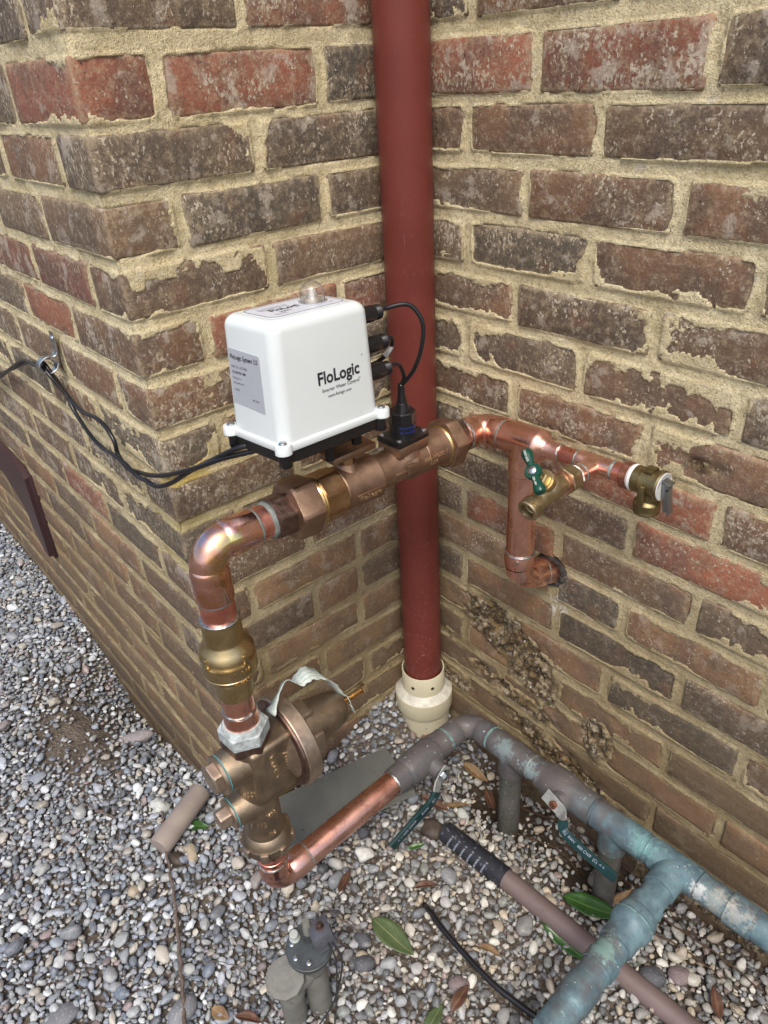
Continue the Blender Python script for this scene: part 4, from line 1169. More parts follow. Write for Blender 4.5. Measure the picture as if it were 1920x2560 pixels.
mb = MB(); mb.lathe(AX(-.3575), av, [(0, .0292, .0300), (.001, .0300, .0335), (.026, .0300, .0335), (.028, .0305, .0315), (.030, .0305, .0315), (.031, .0292, .0298)], 96, nside=8, phase=.30); mb.build('body_hex', MAT_BRONZE_CUT, sv, 25)
solder(sv, AX(-.4245), av, .0205, .008, .0028, MAT_SOLDER_GREY)
# raised makers plate, pads and boss
def on_cyl(y, R, ang, l, w, th, nm='raised_plate', bev=.001):
    c_ = AX(y) + (X_ * math.cos(ang) + Z_ * math.sin(ang)) * (R + th / 2 - .001)
    rot_ = Matrix((X_ * math.cos(ang) + Z_ * math.sin(ang), av, (X_ * math.cos(ang) + Z_ * math.sin(ang)).cross(av))).transposed()
    m_ = MB(); m_.box(c_, (th, l, w), bev, rot_); return m_.build(nm, MAT_BRONZE, sv)
on_cyl(-.292, .0285, rad(-14), .045, .0135, .0026)
on_cyl(-.2345, .0228, rad(-2), .024, .004, .003, 'raised_bar')
on_cyl(-.2160, .0236, rad(0), .026, .014, .0036, 'raised_pad', .0015)
def cylx(y, R, ang):
    def f(x, y_, z):
        a = ang + y_ / R
        n = X_ * math.cos(a) + Z_ * math.sin(a)
        return AX(y + x) + n * (R + z)
    return f
text('FloLogic', .0105, sv, MAT_RAISED, cylx(-.3115, .0302, rad(-20)), extrude=.0006, bold=.0001, sx=1.0)
text('600 WOG', .0075, sv, MAT_RAISED, cylx(-.197, .0252, rad(2)), extrude=.0006)
text('USA', .0075, sv, MAT_RAISED, cylx(-.187, .0252, rad(-16)), extrude=.0006)
text('1 1/2', .0085, sv, MAT_RAISED, cylx(-.166, .0256, rad(2)), extrude=.0006)
# stem and bracket
mb = MB(); mb.lathe(AX(-.306) + Z_ * .022, Z_, [(0, .018), (.005, .0145), (.010, .0125), (.011, .0115)], 36); mb.build('stem_boss', MAT_BRONZE, sv)
mb = MB(); mb.lathe(AX(-.306) + Z_ * .032, Z_, [(0, .0095, .0105), (.010, .0095, .0105)], 48, nside=6, phase=.2); mb.build('packing_nut', MAT_BRONZE_CUT, sv, 25)
mb = MB(); mb.box(AX(-.306) + Vector((0, .004, .047)), (.030, .066, .009), .002); mb.build('mounting_plate', MAT_BRONZE, sv)
mb = MB(); mb.box(AX(-.264) + Vector((.014, 0, .040)), (.006, .010, .004), .001); mb.build('plate_screw', MAT_STEEL, sv)

# housing frame of reference
Rz = Matrix.Rotation(.0576, 3, 'Z'); Ry = Matrix.Rotation(-.0552, 3, 'Y'); Rx = Matrix.Rotation(-.0432, 3, 'X')
HR = Rz @ Ry @ Rx; HO = Vector((.2038, -.3551, .7307))
def HX(v): return HO + HR @ Vector(v)
def rrect(hx, hy, r, z, n=7):
    pts = []
    for (sx_, sy_, a0) in ((1, 1, 0), (-1, 1, 90), (-1, -1, 180), (1, -1, 270)):
        for i in range(n + 1):
            a = rad(a0 + 90 * i / n)
            pts.append(Vector((sx_ * (hx - r) + r * math.cos(a), sy_ * (hy - r) + r * math.sin(a), z)))
    return pts
WB = (.0486, .0702, .102); WTp = (.0462, .0655, .2300); CRN = .0135; TR = .0125
def wall_at(z):
    t = (z - WB[2]) / (WTp[2] - WB[2]); return WB[0] + (WTp[0] - WB[0]) * t, WB[1] + (WTp[1] - WB[1]) * t
R3 = [rrect(*wall_at(.1015), CRN, .1015)]
for z_ in (.103, .106, .14, .18, WTp[2] - TR): R3.append(rrect(*wall_at(z_), CRN, z_))
for i in range(1, 9):
    a = rad(90 * i / 8); hx_, hy_ = wall_at(WTp[2] - TR + TR * math.sin(a)); q = TR * (1 - math.cos(a))
    R3.append(rrect(hx_ - q, hy_ - q, max(CRN - q * .6, .004), WTp[2] - TR + TR * math.sin(a)))
mb = MB(); mb.rings(R3); mb.xf(HX)
housing = mb.build('control_box_cover', MAT_WHITE, sv, 50)
# flange with screw ears
mb = MB()
mb.rings([rrect(.0505, .0723, .010, .0965), rrect(.0510, .0728, .010, .0975), rrect(.0510, .0728, .010, .1030), rrect(.0504, .0722, .010, .1044), rrect(.0492, .0710, .014, .1054)])
for sx_ in (1, -1):
    for sy_ in (1, -1):
        mb.lathe((sx_ * .0487, sy_ * .0708, .0960), Z_, [(0, .0085), (.0008, .0093), (.0100, .0093), (.0112, .0085), (.0113, .006)], 28, ref=X_)
mb.xf(HX); mb.build('cover_flange', MAT_WHITE, sv, 40)
for sx_ in (1, -1):
    for sy_ in (1, -1):
        mb = MB(); c_ = (sx_ * .0487, sy_ * .0708, .1070)
        mb.lathe(c_, Z_, [(0, .0048), (.0014, .0046), (.0026, .0034), (.0032, .0015), (.0033, .0001)], 24, ref=X_)
        mb.box((c_[0], c_[1], c_[2] + .0030), (.0058, .0010, .0006)); mb.box((c_[0], c_[1], c_[2] + .0030), (.0010, .0058, .0006))
        mb.xf(HX); mb.build('cover_screw', MAT_STEEL, sv)
mb = MB()
mb.rings([rrect(.0475, .070, .008, .0830), rrect(.0485, .071, .008, .0840), rrect(.0490, .0715, .008, .0962)])
for sx_ in (1, -1):
    for sy_ in (1, -1):
        mb.lathe((sx_ * .0472, sy_ * .0692, .0805), Z_, [(0, .0065), (.001, .0072), (.0155, .0072)], 24, ref=X_)
mb.box((0.004, .030, .076), (.034, .052, .018), .003); mb.box((-.004, -.004, .073), (.03, .05, .022), .003)
mb.lathe((.022, .010, .055), Z_, [(0, .0055), (.001, .0062), (.03, .0064)], 24); mb.lathe((.022, .052, .062), Z_, [(0, .0055), (.001, .0062), (.03, .0064)], 24)
mb.xf(HX); mb.build('control_box_base', MAT_BLACK, sv, 40)
# stickers and print
fz = lambda z: wall_at(z)
def face_front(x, z, off=0.0006):     # -y face
    return HX((x, -(fz(z)[1] + off), z))
def face_side(y, z, off=0.0003):      # +x face
    return HX((fz(z)[0] + off, y, z))
st = []
for (x, z) in ((-.0350, .1370), (.0215, .1350), (.0205, .1945), (-.0340, .1965)): st.append((x, z))
rr_ = []
c2 = [(.0225, .1340, 0), (.0215, .1945, 1), (-.0345, .1965, 0), (-.0355, .1370, 0)]
poly = []
for x, z, rnd in c2:
    if rnd:
        for i in range(6):
            a = rad(90 * i / 5); poly.append((x - .003 + .003 * math.cos(a), z - .003 + .003 * math.sin(a)))
    else: poly.append((x, z))
mb = MB(); mb.prism([face_front(x, z, .0001) for x, z in poly], HR @ Vector((0, -.0006, 0)))
stick = mb.build('data_sticker', MAT_STICKER, sv)
def FM(x0, z0, sk=0.0): return lambda x, y, z: face_front(x0 + x, z0 + y + sk * x, .0010 + z * .2)
for tx, sz, x0, z0, mt, bd, sx_ in (('FloLogic System 3.5', .0070, -.0320, .1855, MAT_INK, .00008, .90), ('PART No. AC73053', .0037, -.0315, .1760, MAT_INK_GREY, 0, .95), ('12-13.8 VDC 400', .0037, -.0312, .1700, MAT_INK, .00008, .95),
        ('FloLogic Inc.', .0034, -.0310, .1640, MAT_INK_GREY, 0, .95), ('Morrisville, NC', .0034, -.0310, .1585, MAT_INK_GREY, 0, .95), ('131901', .0034, -.0308, .1510, MAT_INK_GREY, 0, 1), ('BP 703F', .0036, .0025, .1440, MAT_INK_GREY, 0, .95)):
    text(tx, sz, sv, mt, FM(x0, z0), extrude=.0001, bold=bd, sx=sx_)
def SM(y0, z0): return lambda x, y, z: face_side(y0 + x, z0 + y, .0004 + z * .2)
text('FloLogic', .0190, sv, MAT_INK, SM(-.0165, .1555), name='printed_logo', extrude=.0001, bold=.00045, sx=.93)
text('o', .0035, sv, MAT_INK, SM(.0470, .1735), extrude=.0001)
text('Smarter Water Control', .0056, sv, MAT_INK, SM(-.0120, .1465), extrude=.0001, sx=.98)
text('TM', .0020, sv, MAT_INK, SM(.0408, .1497), extrude=.0001)
text('www.flologic.com', .0050, sv, MAT_INK, SM(-.0045, .1395), extrude=.0001, sx=.93)
def TM_(x0, y0): return lambda x, y, z: HX((x0 - y, y0 + x, WTp[2] + .0006 + z * .2))
mb = MB(); mb.prism([p + Vector((0, 0, 0)) for p in rrect(.0305, .0510, .010, WTp[2] - .0002)], (0, 0, .0006)); mb.xf(HX); mb.build('top_sticker', MAT_TOPSTICK, sv)
mb = MB()
o_, i_ = rrect(.0290, .0495, .010, WTp[2] + .0006), rrect(.0282, .0487, .0095, WTp[2] + .0006)
nn = len(o_); mb.add([HX(p) for p in o_ + i_], [(j, (j + 1) % nn, nn + (j + 1) % nn, nn + j) for j in range(nn)]); mb.build('sticker_border', MAT_INK, sv)
text('FloLogic', .0150, sv, MAT_INK, TM_(.0035, -.0320), extrude=.0001, bold=.0003, sx=.85)
text('U.S.A.', .0058, sv, MAT_INK, TM_(.0125, -.0270), extrude=.0001, bold=.0002)
for q in range(4): text('Model 3.5 12VDC 250mA indoor outdoor', .0022, sv, MAT_INK_GREY, TM_(-.008 - q * .0028, -.0380), extrude=.0001)
for q in range(2): text('Patent pending', .0024, sv, MAT_INK_GREY, TM_(.0170 + q * .003, -.0380), extrude=.0001)
text('3.5', .0070, sv, MAT_INK_GREY, TM_(.0180, .0310), extrude=.0001)
mb = MB(); mb.lathe((.002, .024, WTp[2] + .0007), Z_, [(0, .0190), (.0001, .0190)], 40, ref=X_); mb.lathe((.002, .024, WTp[2] + .0008), Z_, [(0, .0182), (.0001, .0182)], 40, ref=X_); mb.xf(HX); mb.build('dome_ring_print', MAT_TOPSTICK, sv)
DC = (.002, .024, WTp[2] + .0009)
def dome_prof(R, h, e=0.0):
    return [(0, R)] + [(h, R)] + [(h + R * math.sin(rad(a)), R * math.cos(rad(a))) for a in range(10, 90, 10)] + [(h + R, .0002)]
mb = MB(); mb.lathe(DC, Z_, [(0, .0158), (.0016, .0158), (.0022, .0150), (.0022, .0139)], 40, ref=X_)
mb.lathe(DC, Z_, dome_prof(.0135, .0085), 40, ref=X_)
mb.xf(HX); mb.build('clear_dome', MAT_CLEAR, sv)
mb = MB(); mb.lathe(DC, Z_, [(0, .0105), (.004, .0100), (.0045, .006), (.006, .0055), (.012, .005), (.0135, .002)], 32, ref=X_); mb.xf(HX); mb.build('indicator_lamp', simple('lamp_reflector', (.75, .68, .60), .2, dark=.8, Metallic=.6), sv)
# connectors on the far side
CON = [Vector((.026, .0600, .2090)), Vector((.030, .0620, .1760)), Vector((.031, .0640, .1440))]
for c_ in CON:
    mb = MB(); mb.lathe(c_, Y_, [(0, .0092), (.010, .0090), (.012, .0094), (.026, .0094), (.028, .0086)] + [q for i in range(4) for q in ((.0285 + i * .0020, .0086), (.0293 + i * .0020, .0075))] + [(.0372, .0084), (.0385, .0060)], 30)
    mb.xf(HX); mb.build('cable_connector', MAT_BLACK, sv, 30)
# flow sensor
SC_ = AX(-.2120)
mb = MB(); mb.box(SC_ + Z_ * .0255, (.040, .054, .014), .002, Rz, 2); mb.build('sensor_flange', MAT_BRONZE, sv)
mb = MB(); mb.lathe(SC_ + Z_ * .012, Z_, [(0, .0235), (.008, .0205)], 30); mb.build('sensor_neck', MAT_BRONZE, sv)
mb = MB(); mb.box(SC_ + Z_ * .0368, (.041, .055, .0085), .0016, Rz, 2)
mb.lathe(SC_ + Z_ * .041, Z_, [(0, .0185), (.0015, .0185), (.002, .0172), (.016, .0172), (.0165, .0160)], 40)
mb.lathe(SC_ + Z_ * .0570, Z_, [(0, .0166, .0178), (.014, .0166, .0178), (.0155, .0150, .0160), (.0157, .010, .012)], 72, nside=8)
mb.lathe(SC_ + Z_ * .072, Z_, [(0, .0105), (.002, .0100), (.006, .0088), (.010, .0078), (.011, .0066), (.016, .0060), (.020, .0050), (.034, .0044), (.036, .003)], 30)
mb.build('sensor_housing', MAT_BLACK, sv, 30)
text('Factory Sealed', .0046, sv, MAT_INK_BLUE, zcyl((SC_.x, SC_.y), .0175, rad(-55), SC_.z + .0525), extrude=.0002, sx=.8)
text('Do Not Open', .0046, sv, MAT_INK_BLUE, zcyl((SC_.x, SC_.y), .0175, rad(-52), SC_.z + .0465), extrude=.0002, sx=.8)
for sx_, sy_ in ((1, 1), (1, -1), (-1, -1), (-1, 1)):
    mb = MB(); mb.lathe(SC_ + Rz @ Vector((sx_ * .0155, sy_ * .0225, .041)), Z_, [(0, .0036), (.0012, .0034), (.0022, .002), (.0024, .0002)], 20); mb.build('sensor_screw', MAT_STEEL, sv)
# leads from the connectors to the sensor (they are part of the valve set)
e0, e1, e2 = [HX(c_ + Vector((0, .038, 0))) for c_ in CON]
top_s = SC_ + Z_ * .106
mb = MB(); mb.sweep(catmull([e0, e0 + Vector((-.001, .012, .001)), (.224, -.212, .938), (.236, -.203, .918), (.236, -.205, .890), (.226, -.208, .862), (.214, -.211, .845), top_s], 8), .0027, 14); mb.build('sensor_lead', MAT_RUBBER, sv)
mb = MB(); mb.sweep(catmull([e2, e2 + Vector((-.002, .012, .000)), (.216, -.223, .866), (.212, -.214, .850), top_s], 8), .0024, 14); mb.build('sensor_lead', MAT_RUBBER, sv)
c3 = catmull([e1, e1 + Vector((-.001, .010, .001)), e1 + Vector((-.005, .016, -.008)), e1 + Vector((-.010, .012, -.020)), e1 + Vector((-.024, .004, -.034)), e1 + Vector((-.046, -.012, -.044))], 8)
mb = MB(); mb.sweep(c3, .0027, 14); mb.build('power_lead', MAT_RUBBER, sv)
mb = MB(); mb.sweep(c3[19:27], .0031, 16); mb.build('lead_sleeve', simple('pale_sleeve', (.55, .55, .55), .4, dark=.9), sv)

# ------------------------------------------------------------------ copper on the right
cu4 = thing('copper_pipe', TT, 'copper elbow, tee and drop pipe that turns into the right brick wall', 'copper pipe')
dr = (TT - E2).normalized()
mb = MB(); p, r = elbow_path(E2, -av, dr, .024, .040, .040, RF, RT_); mb.sweep(p, r, 48); mb.build('elbow', MAT_COPPER, cu4, 40)
mb = MB(); tube(mb, AX(-.112), AX(-.092), RT_); mb.build('tube', MAT_COPPER, cu4)
T0 = TT - dr * .034
mb = MB()
mb.lathe(E2 + dr * .038, dr, [(0, RT_), (.0045, RT_)], 44)
mb.lathe(T0, dr, [(0, RT_), (0.0002, RF), (.056, RF), (.060, .0222), (.066, .0175), (.070, .0140), (.072, .0128), (.091, .0126), (.0915, .011)], 48)
dv = (LL - TT).normalized()
mb.lathe(TT, dv, [(0, RF), (.020, .0232), (.024, RF), (.046, RF), (.0462, RT_)], 48)
mb.build('reducing_tee', MAT_COPPER, cu4, 40)
mb = MB(); tube(mb, TT + dv * .045, LL - dv * .040, RT_); mb.build('drop_tube', MAT_COPPER_ROSY if False else MAT_COPPER, cu4)
dw = (WH - LL).normalized()
mb = MB(); p, r = elbow_path(LL, -dv, dw, .025, .045, .046, RF, RT_); mb.sweep(p, r, 48); tube(mb, LL + dw * .044, LL + dw * .085, RT_); mb.build('elbow', MAT_COPPER, cu4, 40)
solder(cu4, LL - dv * .046, dv, RT_, .004, .0022, drip=LL - dv * .043 + Vector((.012, -.0195, -.004)))
solder(cu4, LL + dw * .047, dw, RT_, .004, .0014, MAT_SOLDER_GREY); solder(cu4, TT + dv * .0465, dv, RT_, .003, .0010, MAT_SOLDER_GREY)
solder(cu4, E2 + dr * .0415, dr, RT_, .0035, .0010, MAT_SOLDER_GREY); solder(cu4, AX(-.1005), av, RT_, .0045, .0020)
# 3/4 inch branch
BT = Vector((.3923, -.0594, .7340)); db = (BT - TT).normalized(); R1 = .0108; R1F = .0122
P1 = T0 + dr * .090
mb = MB(); tube(mb, P1 - db * .003, BT - db * .022, R1, 32); mb.build('branch_tube', MAT_COPPER_ROSY, cu4)
mb = MB(); mb.lathe(BT - db * .024, db, [(0, R1), (0, R1F), (.049, R1F), (.049, R1)], 36)
mb.lathe(BT, -Y_, [(0, R1F), (.012, R1F * 1.04), (.020, R1F), (.030, R1F), (.030, R1)], 36); mb.build('branch_tee', MAT_COPPER, cu4)
mb = MB(); mb.lathe(BT - Y_ * .029, -Y_, [(0, R1), (.004, R1), (.0045, R1F), (.020, R1F), (.024, .0142), (.040, .0146)], 36); mb.build('tap_adapter', MAT_COPPER, cu4)
mb = MB(); tube(mb, BT + db * .024, BT + db * .030, R1, 32); mb.lathe(BT + db * .029, db, [(0, R1), (0, R1F), (.010, R1F), (.013, .0145)], 36); mb.build('relief_adapter', MAT_COPPER_ROSY, cu4)
mb = MB(); mb.lathe(BT + db * .041, db, [(0, .0150, .0160), (.001, .0158, .0172), (.010, .0158, .0172)], 60, nside=6, phase=.2); mb.build('adapter_hex', MAT_RUST, cu4, 25)
solder(cu4, P1 + db * .002, db, R1, .003, .0018); solder(cu4, BT - db * .026, db, R1, .0028, .0012, MAT_SOLDER_GREY); solder(cu4, BT - Y_ * .031, -Y_, R1, .0035, .0016, MAT_SOLDER_GREY)
solder(cu4, BT + db * .0265, db, R1, .006, .0014, MAT_SOLDER_GREY)

# --- hose tap
hb = thing('hose_tap', (.392, -.15, .735), 'small brass hose tap with a green wing handle, hanging off the copper branch', 'hose tap')
mb = MB(); mb.lathe((.3923, -.1000, .7340), -Y_, [(0, .0135), (.0028, .0150), (.006, .0142)], 36)
for i, v in enumerate(mb.v):
    mb.v[i] = (v[0] + .0008 * math.sin(v[2] * 900), v[1], v[2])
mb.build('thread_tape', MAT_TEFLON, hb)
mb = MB(); mb.lathe((.3923, -.1050, .7340), -Y_, [(0, .0148, .0160), (.001, .0156, .0174), (.0170, .0156, .0174), (.018, .0148, .0162)], 60, nside=6, phase=.3); mb.build('hex_inlet', MAT_BIB, hb, 25)
HB = Vector((.3925, -.1480, .7350)); HS = Vector((.3935, -.1960, .7225)); hd = (HS - HB).normalized()
mb = MB(); mb.lathe((.3923, -.1220, .7345), -Y_, [(0, .0140), (.008, .0125), (.018, .0135), (.028, .0150), (.036, .0120), (.040, .004)], 40)
mb.lathe(HB - hd * .004, hd, [(0, .012), (.010, .0128), (.026, .0112), (.034, .0118), (.036, .0125)], 40); mb.build('tap_body', MAT_BIB, hb, 40)
mb = MB(); prof = [(.034, .0125)]
for i in range(5): prof += [(.036 + i * .0026, .0128), (.0372 + i * .0026, .0140), (.0380 + i * .0026, .0140)]
prof += [(.0500, .0128), (.0502, .0098), (.042, .0092), (.040, .006)]
mb.lathe(HB - hd * .004, hd, prof, 44, cap1=True); mb.build('hose_thread', MAT_BIB, hb, 20)
mb = MB(); mb.lathe(HB + hd * .0366, hd, [(0, .0085), (.0004, .0088)], 30); mb.build('spout_bore', MAT_HOLE, hb)
sd_ = Vector((.02, -.72, .70)).normalized(); SB = Vector((.3925, -.1580, .7470))
mb = MB(); mb.lathe(SB, sd_, [(0, .0125), (.008, .0135), (.010, .0135), (.0102, .011), (.012, .0105)], 36); mb.build('bonnet_collar', MAT_BRASS, hb)
mb = MB(); mb.lathe(SB + sd_ * .011, sd_, [(0, .0092, .0104), (.011, .0092, .0104), (.013, .0075, .009)], 48, nside=6); mb.lathe(SB + sd_ * .022, sd_, [(0, .004), (.010, .0036)], 20); mb.build('packing_nut', MAT_BRASS, hb, 25)
HC = SB + sd_ * .0365
hx1 = Vector((-.76, .46, .46)); hx1 = (hx1 - sd_ * hx1.dot(sd_)).normalized()
mb = MB(); mb.lathe(HC - sd_ * .003, sd_, [(0, .0090), (.001, .0100), (.006, .0100), (.0075, .0088), (.0078, .003)], 36)
for sg in (1, -1):
    d_ = hx1 * sg
    mb.lathe(HC + d_ * .006 + sd_ * .0008, d_, [(0, .0046), (.006, .0048), (.014, .0064), (.019, .0072), (.0225, .0058), (.0240, .0022)], 24)
mb.build('wing_handle', MAT_GREENH, hb, 40)
mb = MB(); mb.lathe(HC + sd_ * .0045, sd_, [(0, .0056), (.0012, .0054), (.0026, .0038), (.003, .0004)], 24); mb.box(HC + sd_ * .0076, (.001, .001, .0006)); mb.build('handle_screw', MAT_STEEL, hb)
sx1 = sd_.cross(hx1)
text('LEAD FREE', .0036, hb, MAT_TEFLON, planemap(HC + hx1 * .026 + sd_ * .0085 - sx1 * .0014, -hx1, sx1), extrude=.0002, sx=.9)
text('OFF ON', .0034, hb, MAT_TEFLON, planemap(HC - hx1 * .010 + sd_ * .0082 - sx1 * .0012, -hx1, sx1), extrude=.0002, sx=.9)

# --- relief valve
rv = thing('relief_valve', BT + db * .07, 'aged brass relief valve with a hanging grey lever at the end of the copper branch', 'relief valve')
mb = MB(); mb.lathe(BT + db * .0510, db, [(0, .0150), (.0030, .0166), (.007, .0160)], 36); mb.build('thread_tape', MAT_TEFLON, rv)
mb = MB(); mb.lathe(BT + db * .0565, db, [(0, .0150), (.001, .0162), (.010, .0162), (.0115, .0172), (.0130, .0172), (.030, .0172), (.031, .0188), (.0345, .0188), (.0360, .0175), (.0362, .012)], 48)
O_ = BT + db * .0760
mb.lathe(O_, -Z_, [(0, .0125), (.022, .0125), (.024, .0150), (.026, .0162), (.034, .0162), (.0345, .0155), (.038, .0160), (.0400, .0150)], 44)
mb.build('valve_body', MAT_BRASS_DARK, rv, 30)
mb = MB(); mb.box(O_ + Vector((.0, -.0150, -.012)), (.0075, .008, .026), .001); mb.box(O_ + Vector((0, -.002, .0172)), (.012, .016, .005), .001); mb.build('body_rib', MAT_BRASS_DARK, rv)
text('CSA', .0055, rv, MAT_BRASS, planemap(O_ + Vector((-.0050, -.0180, -.001)), (1, 0, 0), (0, -.25, 1)), extrude=.0005)
mb = MB(); mb.lathe(BT + db * .0928, db, [(0, .0170), (.0008, .0170), (.0012, .0168)], 44); mb.build('data_plate', MAT_TAG, rv)
for q, (rr_q, st_, tx) in enumerate(((.0138, 2.6, 'ASME RATED PRESSURE RELIEF'), (.0112, 2.6, 'SET 150 PSI  210 F'), (.0086, 2.4, 'MODEL 3/4 IN'))):
    def ringmap(x, y, z, rr_q=rr_q, st_=st_):
        a = st_ - x / rr_q
        return BT + db * (.0941 + z * .2) + Y_ * (-(rr_q + y) * math.cos(a)) * -1 * -1 + Z_ * ((rr_q + y) * math.sin(a))
    text(tx, .0024, rv, MAT_INK_GREY, ringmap, extrude=.0001)
LV = BT + db * .0975
mb = MB(); mb.lathe(BT + db * .094, db, [(0, .0045), (.006, .0040)], 20); mb.build('lever_stem', MAT_STEEL, rv)
mb = MB()
mb.box(LV + Vector((.006, -.0015, -.012)), (.0012, .0120, .040), .0004, Matrix.Rotation(-.16, 3, 'Y')); mb.box(LV + Vector((.0035, -.0070, -.010)), (.0070, .0012, .036), .0003, Matrix.Rotation(-.16, 3, 'Y'))
mb.box(LV + Vector((.0012, -.0015, .0085)), (.012, .0120, .0014), .0004, Matrix.Rotation(.25, 3, 'Y')); mb.build('test_lever', MAT_LEVER, rv)
mb = MB(); mb.lathe(LV + Vector((.0045, -.0072, .001)), -Y_, [(0, .0016), (.0012, .0012)], 14); mb.build('lever_pin', MAT_BLACK, rv)

# ------------------------------------------------------------------ old tarnished copper run
RO, ROF = .0205, .0228
dn = (Vector((.7424, -.085, .1741)) - E4).normalized()
def ON(x): return E4 + dn * (x - E4.x) / dn.x
bv1 = thing('ball_valve', E3 + dlo * .30, 'grey tarnished ball valve with a dark green lever, joined to the bright copper tube', 'ball valve', None)
mb = MB(); mb.lathe(E3 + dlo * .240, dlo, [(0, .0215), (.0005, .0240), (.026, .0240), (.028, .0262), (.036, .0275), (.060, .0280), (.090, .0280), (.096, .0255), (.100, .0240), (.122, .0240), (.1225, RO)], 52)
VC = E3 + dlo * .315
bd = Vector((.95, -.02, -.16)).normalized()
mb.lathe(VC, bd, [(0, .020), (.026, .0175), (.034, .0155), (.040, .0150), (.041, .012)], 36)
mb.build('valve_body', MAT_OLD, bv1, 40)
solder(bv1, E3 + dlo * .2400, dlo, .0207, .005, .0022, MAT_SOLDER)
text('125', .010, bv1, MAT_OLD, cylx(-.225, .0282, rad(58)) if False else (lambda x, y, z: VC + dlo * (x - .012) + (X_ * math.cos(1.0 + y / .028) + Z_ * math.sin(1.0 + y / .028)) * (.0278 + z)), extrude=.0005)
nb = VC + bd * .040
mb = MB(); mb.lathe(nb + bd * .0045, bd, [(0, .0108), (.0015, .0108)], 24); mb.lathe(nb + bd * .006, bd, [(0, .0074, .0085), (.007, .0074, .0085), (.008, .0064, .0074)], 36, nside=6); mb.build('handle_nut', MAT_STEEL, bv1, 25)
def strip(path, wdir, w, th, name, mat, parent, seg=6, flare=None):
    P = catmull(path, seg); wd = Vector(wdir).normalized(); rings = []
    for i, p in enumerate(P):
        T = (P[min(i + 1, len(P) - 1)] - P[max(i - 1, 0)]).normalized(); b = wd - T * wd.dot(T); b.normalize(); n = T.cross(b)
        ww = w * (flare(i / (len(P) - 1)) if flare else 1)
        e_ = min(ww, th) * .35
        rings.append([p + b * ww / 2 + n * (th / 2 - e_), p + b * (ww / 2 - e_) + n * th / 2, p - b * (ww / 2 - e_) + n * th / 2, p - b * ww / 2 + n * (th / 2 - e_),
                      p - b * ww / 2 - n * (th / 2 - e_), p - b * (ww / 2 - e_) - n * th / 2, p + b * (ww / 2 - e_) - n * th / 2, p + b * ww / 2 - n * (th / 2 - e_)])
    return MB().rings(rings).build(name, mat, parent, 40), P
h0 = nb + bd * .0035
hw = Vector((-.30, -.15, 1))
pa = [h0 + Vector((.0, .012, .010)), h0, h0 + Vector((.0015, -.012, -.012)), h0 + Vector((.006, -.022, -.026))]
strip(pa, (0, -.6, .8), .021, .0026, 'handle_strap', MAT_GALV, bv1)
pb = [pa[-1] + Vector((0, .002, .002)), pa[-1] + Vector((.001, -.014, -.012)), h0 + Vector((.009, -.075, -.046)), h0 + Vector((.008, -.128, -.066))]
_, PB = strip(pb, (0, -.35, .93), .0235, .0066, 'lever_sleeve', MAT_TEALH, bv1, 8)
def along(P, off, wd, scale=1.0, start=0.0):
    # map text along a polyline
    L = [0.0]
    for a, b in zip(P[:-1], P[1:]): L.append(L[-1] + (b - a).length)
    def f(x, y, z):
        s_ = start + x
        i = max(0, min(len(P) - 2, int(np.searchsorted(L, s_)) - 1)); t = (s_ - L[i]) / (L[i + 1] - L[i] + 1e-9)
        T = (P[i + 1] - P[i]).normalized(); b = (Vector(wd) - T * Vector(wd).dot(T)).normalized(); n = T.cross(b)
        if n.dot(cam_like) < 0: n = -n
        return P[i].lerp(P[i + 1], t) + b * y + n * (off + z)
    return f
cam_like = Vector((.6, -.6, .5))
PBr = list(reversed(PB))
text('< > 600 CWP      RWV     |||||', .0085, bv1, MAT_TAPEINK, along(PBr, .0036, (0, -.35, .93), start=.014), extrude=.0001, sx=.9)

old = thing('tarnished_pipe', ON(.35), 'old dull grey copper pipe turning from the ball valve along the right wall', 'pipe')
mb = MB(); p, r = elbow_path(E4, -dlo, dn, .032, .056, .052, ROF, RO); mb.sweep(p, r, 44); mb.build('elbow', MAT_OLD, old, 40)
mb = MB(); tube(mb, E3 + dlo * .360, E4 - dlo * .05, RO); mb.build('tube', MAT_OLD, old)
mb = MB(); tube(mb, ON(.25), ON(.385), RO); mb.build('tube', MAT_OLD, old)
mb = MB(); mb.lathe(ON(.272), dn, [(0, RO), (0, ROF), (.072, ROF), (.072, RO)], 44)
mb.lathe(ON(.308), -Z_, [(0, ROF), (.020, .0235), (.026, ROF), (.048, ROF), (.049, .0195)], 44); mb.build('tee', MAT_OLD, old, 40)
mb = MB(); tube(mb, ON(.308) - Z_ * .045, (ON(.308).x, -.085, gz(.308, -.085) - .03), .0195); mb.build('ground_stub', MAT_STUB, old)
for x_ in (.262, .352): solder(old, ON(x_), dn, RO, .004, .0014, MAT_CRUST if x_ < .3 else MAT_SOLDER_GREY)
solder(old, E3 + dlo * .366, dlo, RO, .006, .0016, MAT_CRUST); solder(old, E4 - dlo * .058, dlo, RO, .004, .0016, MAT_CRUST)

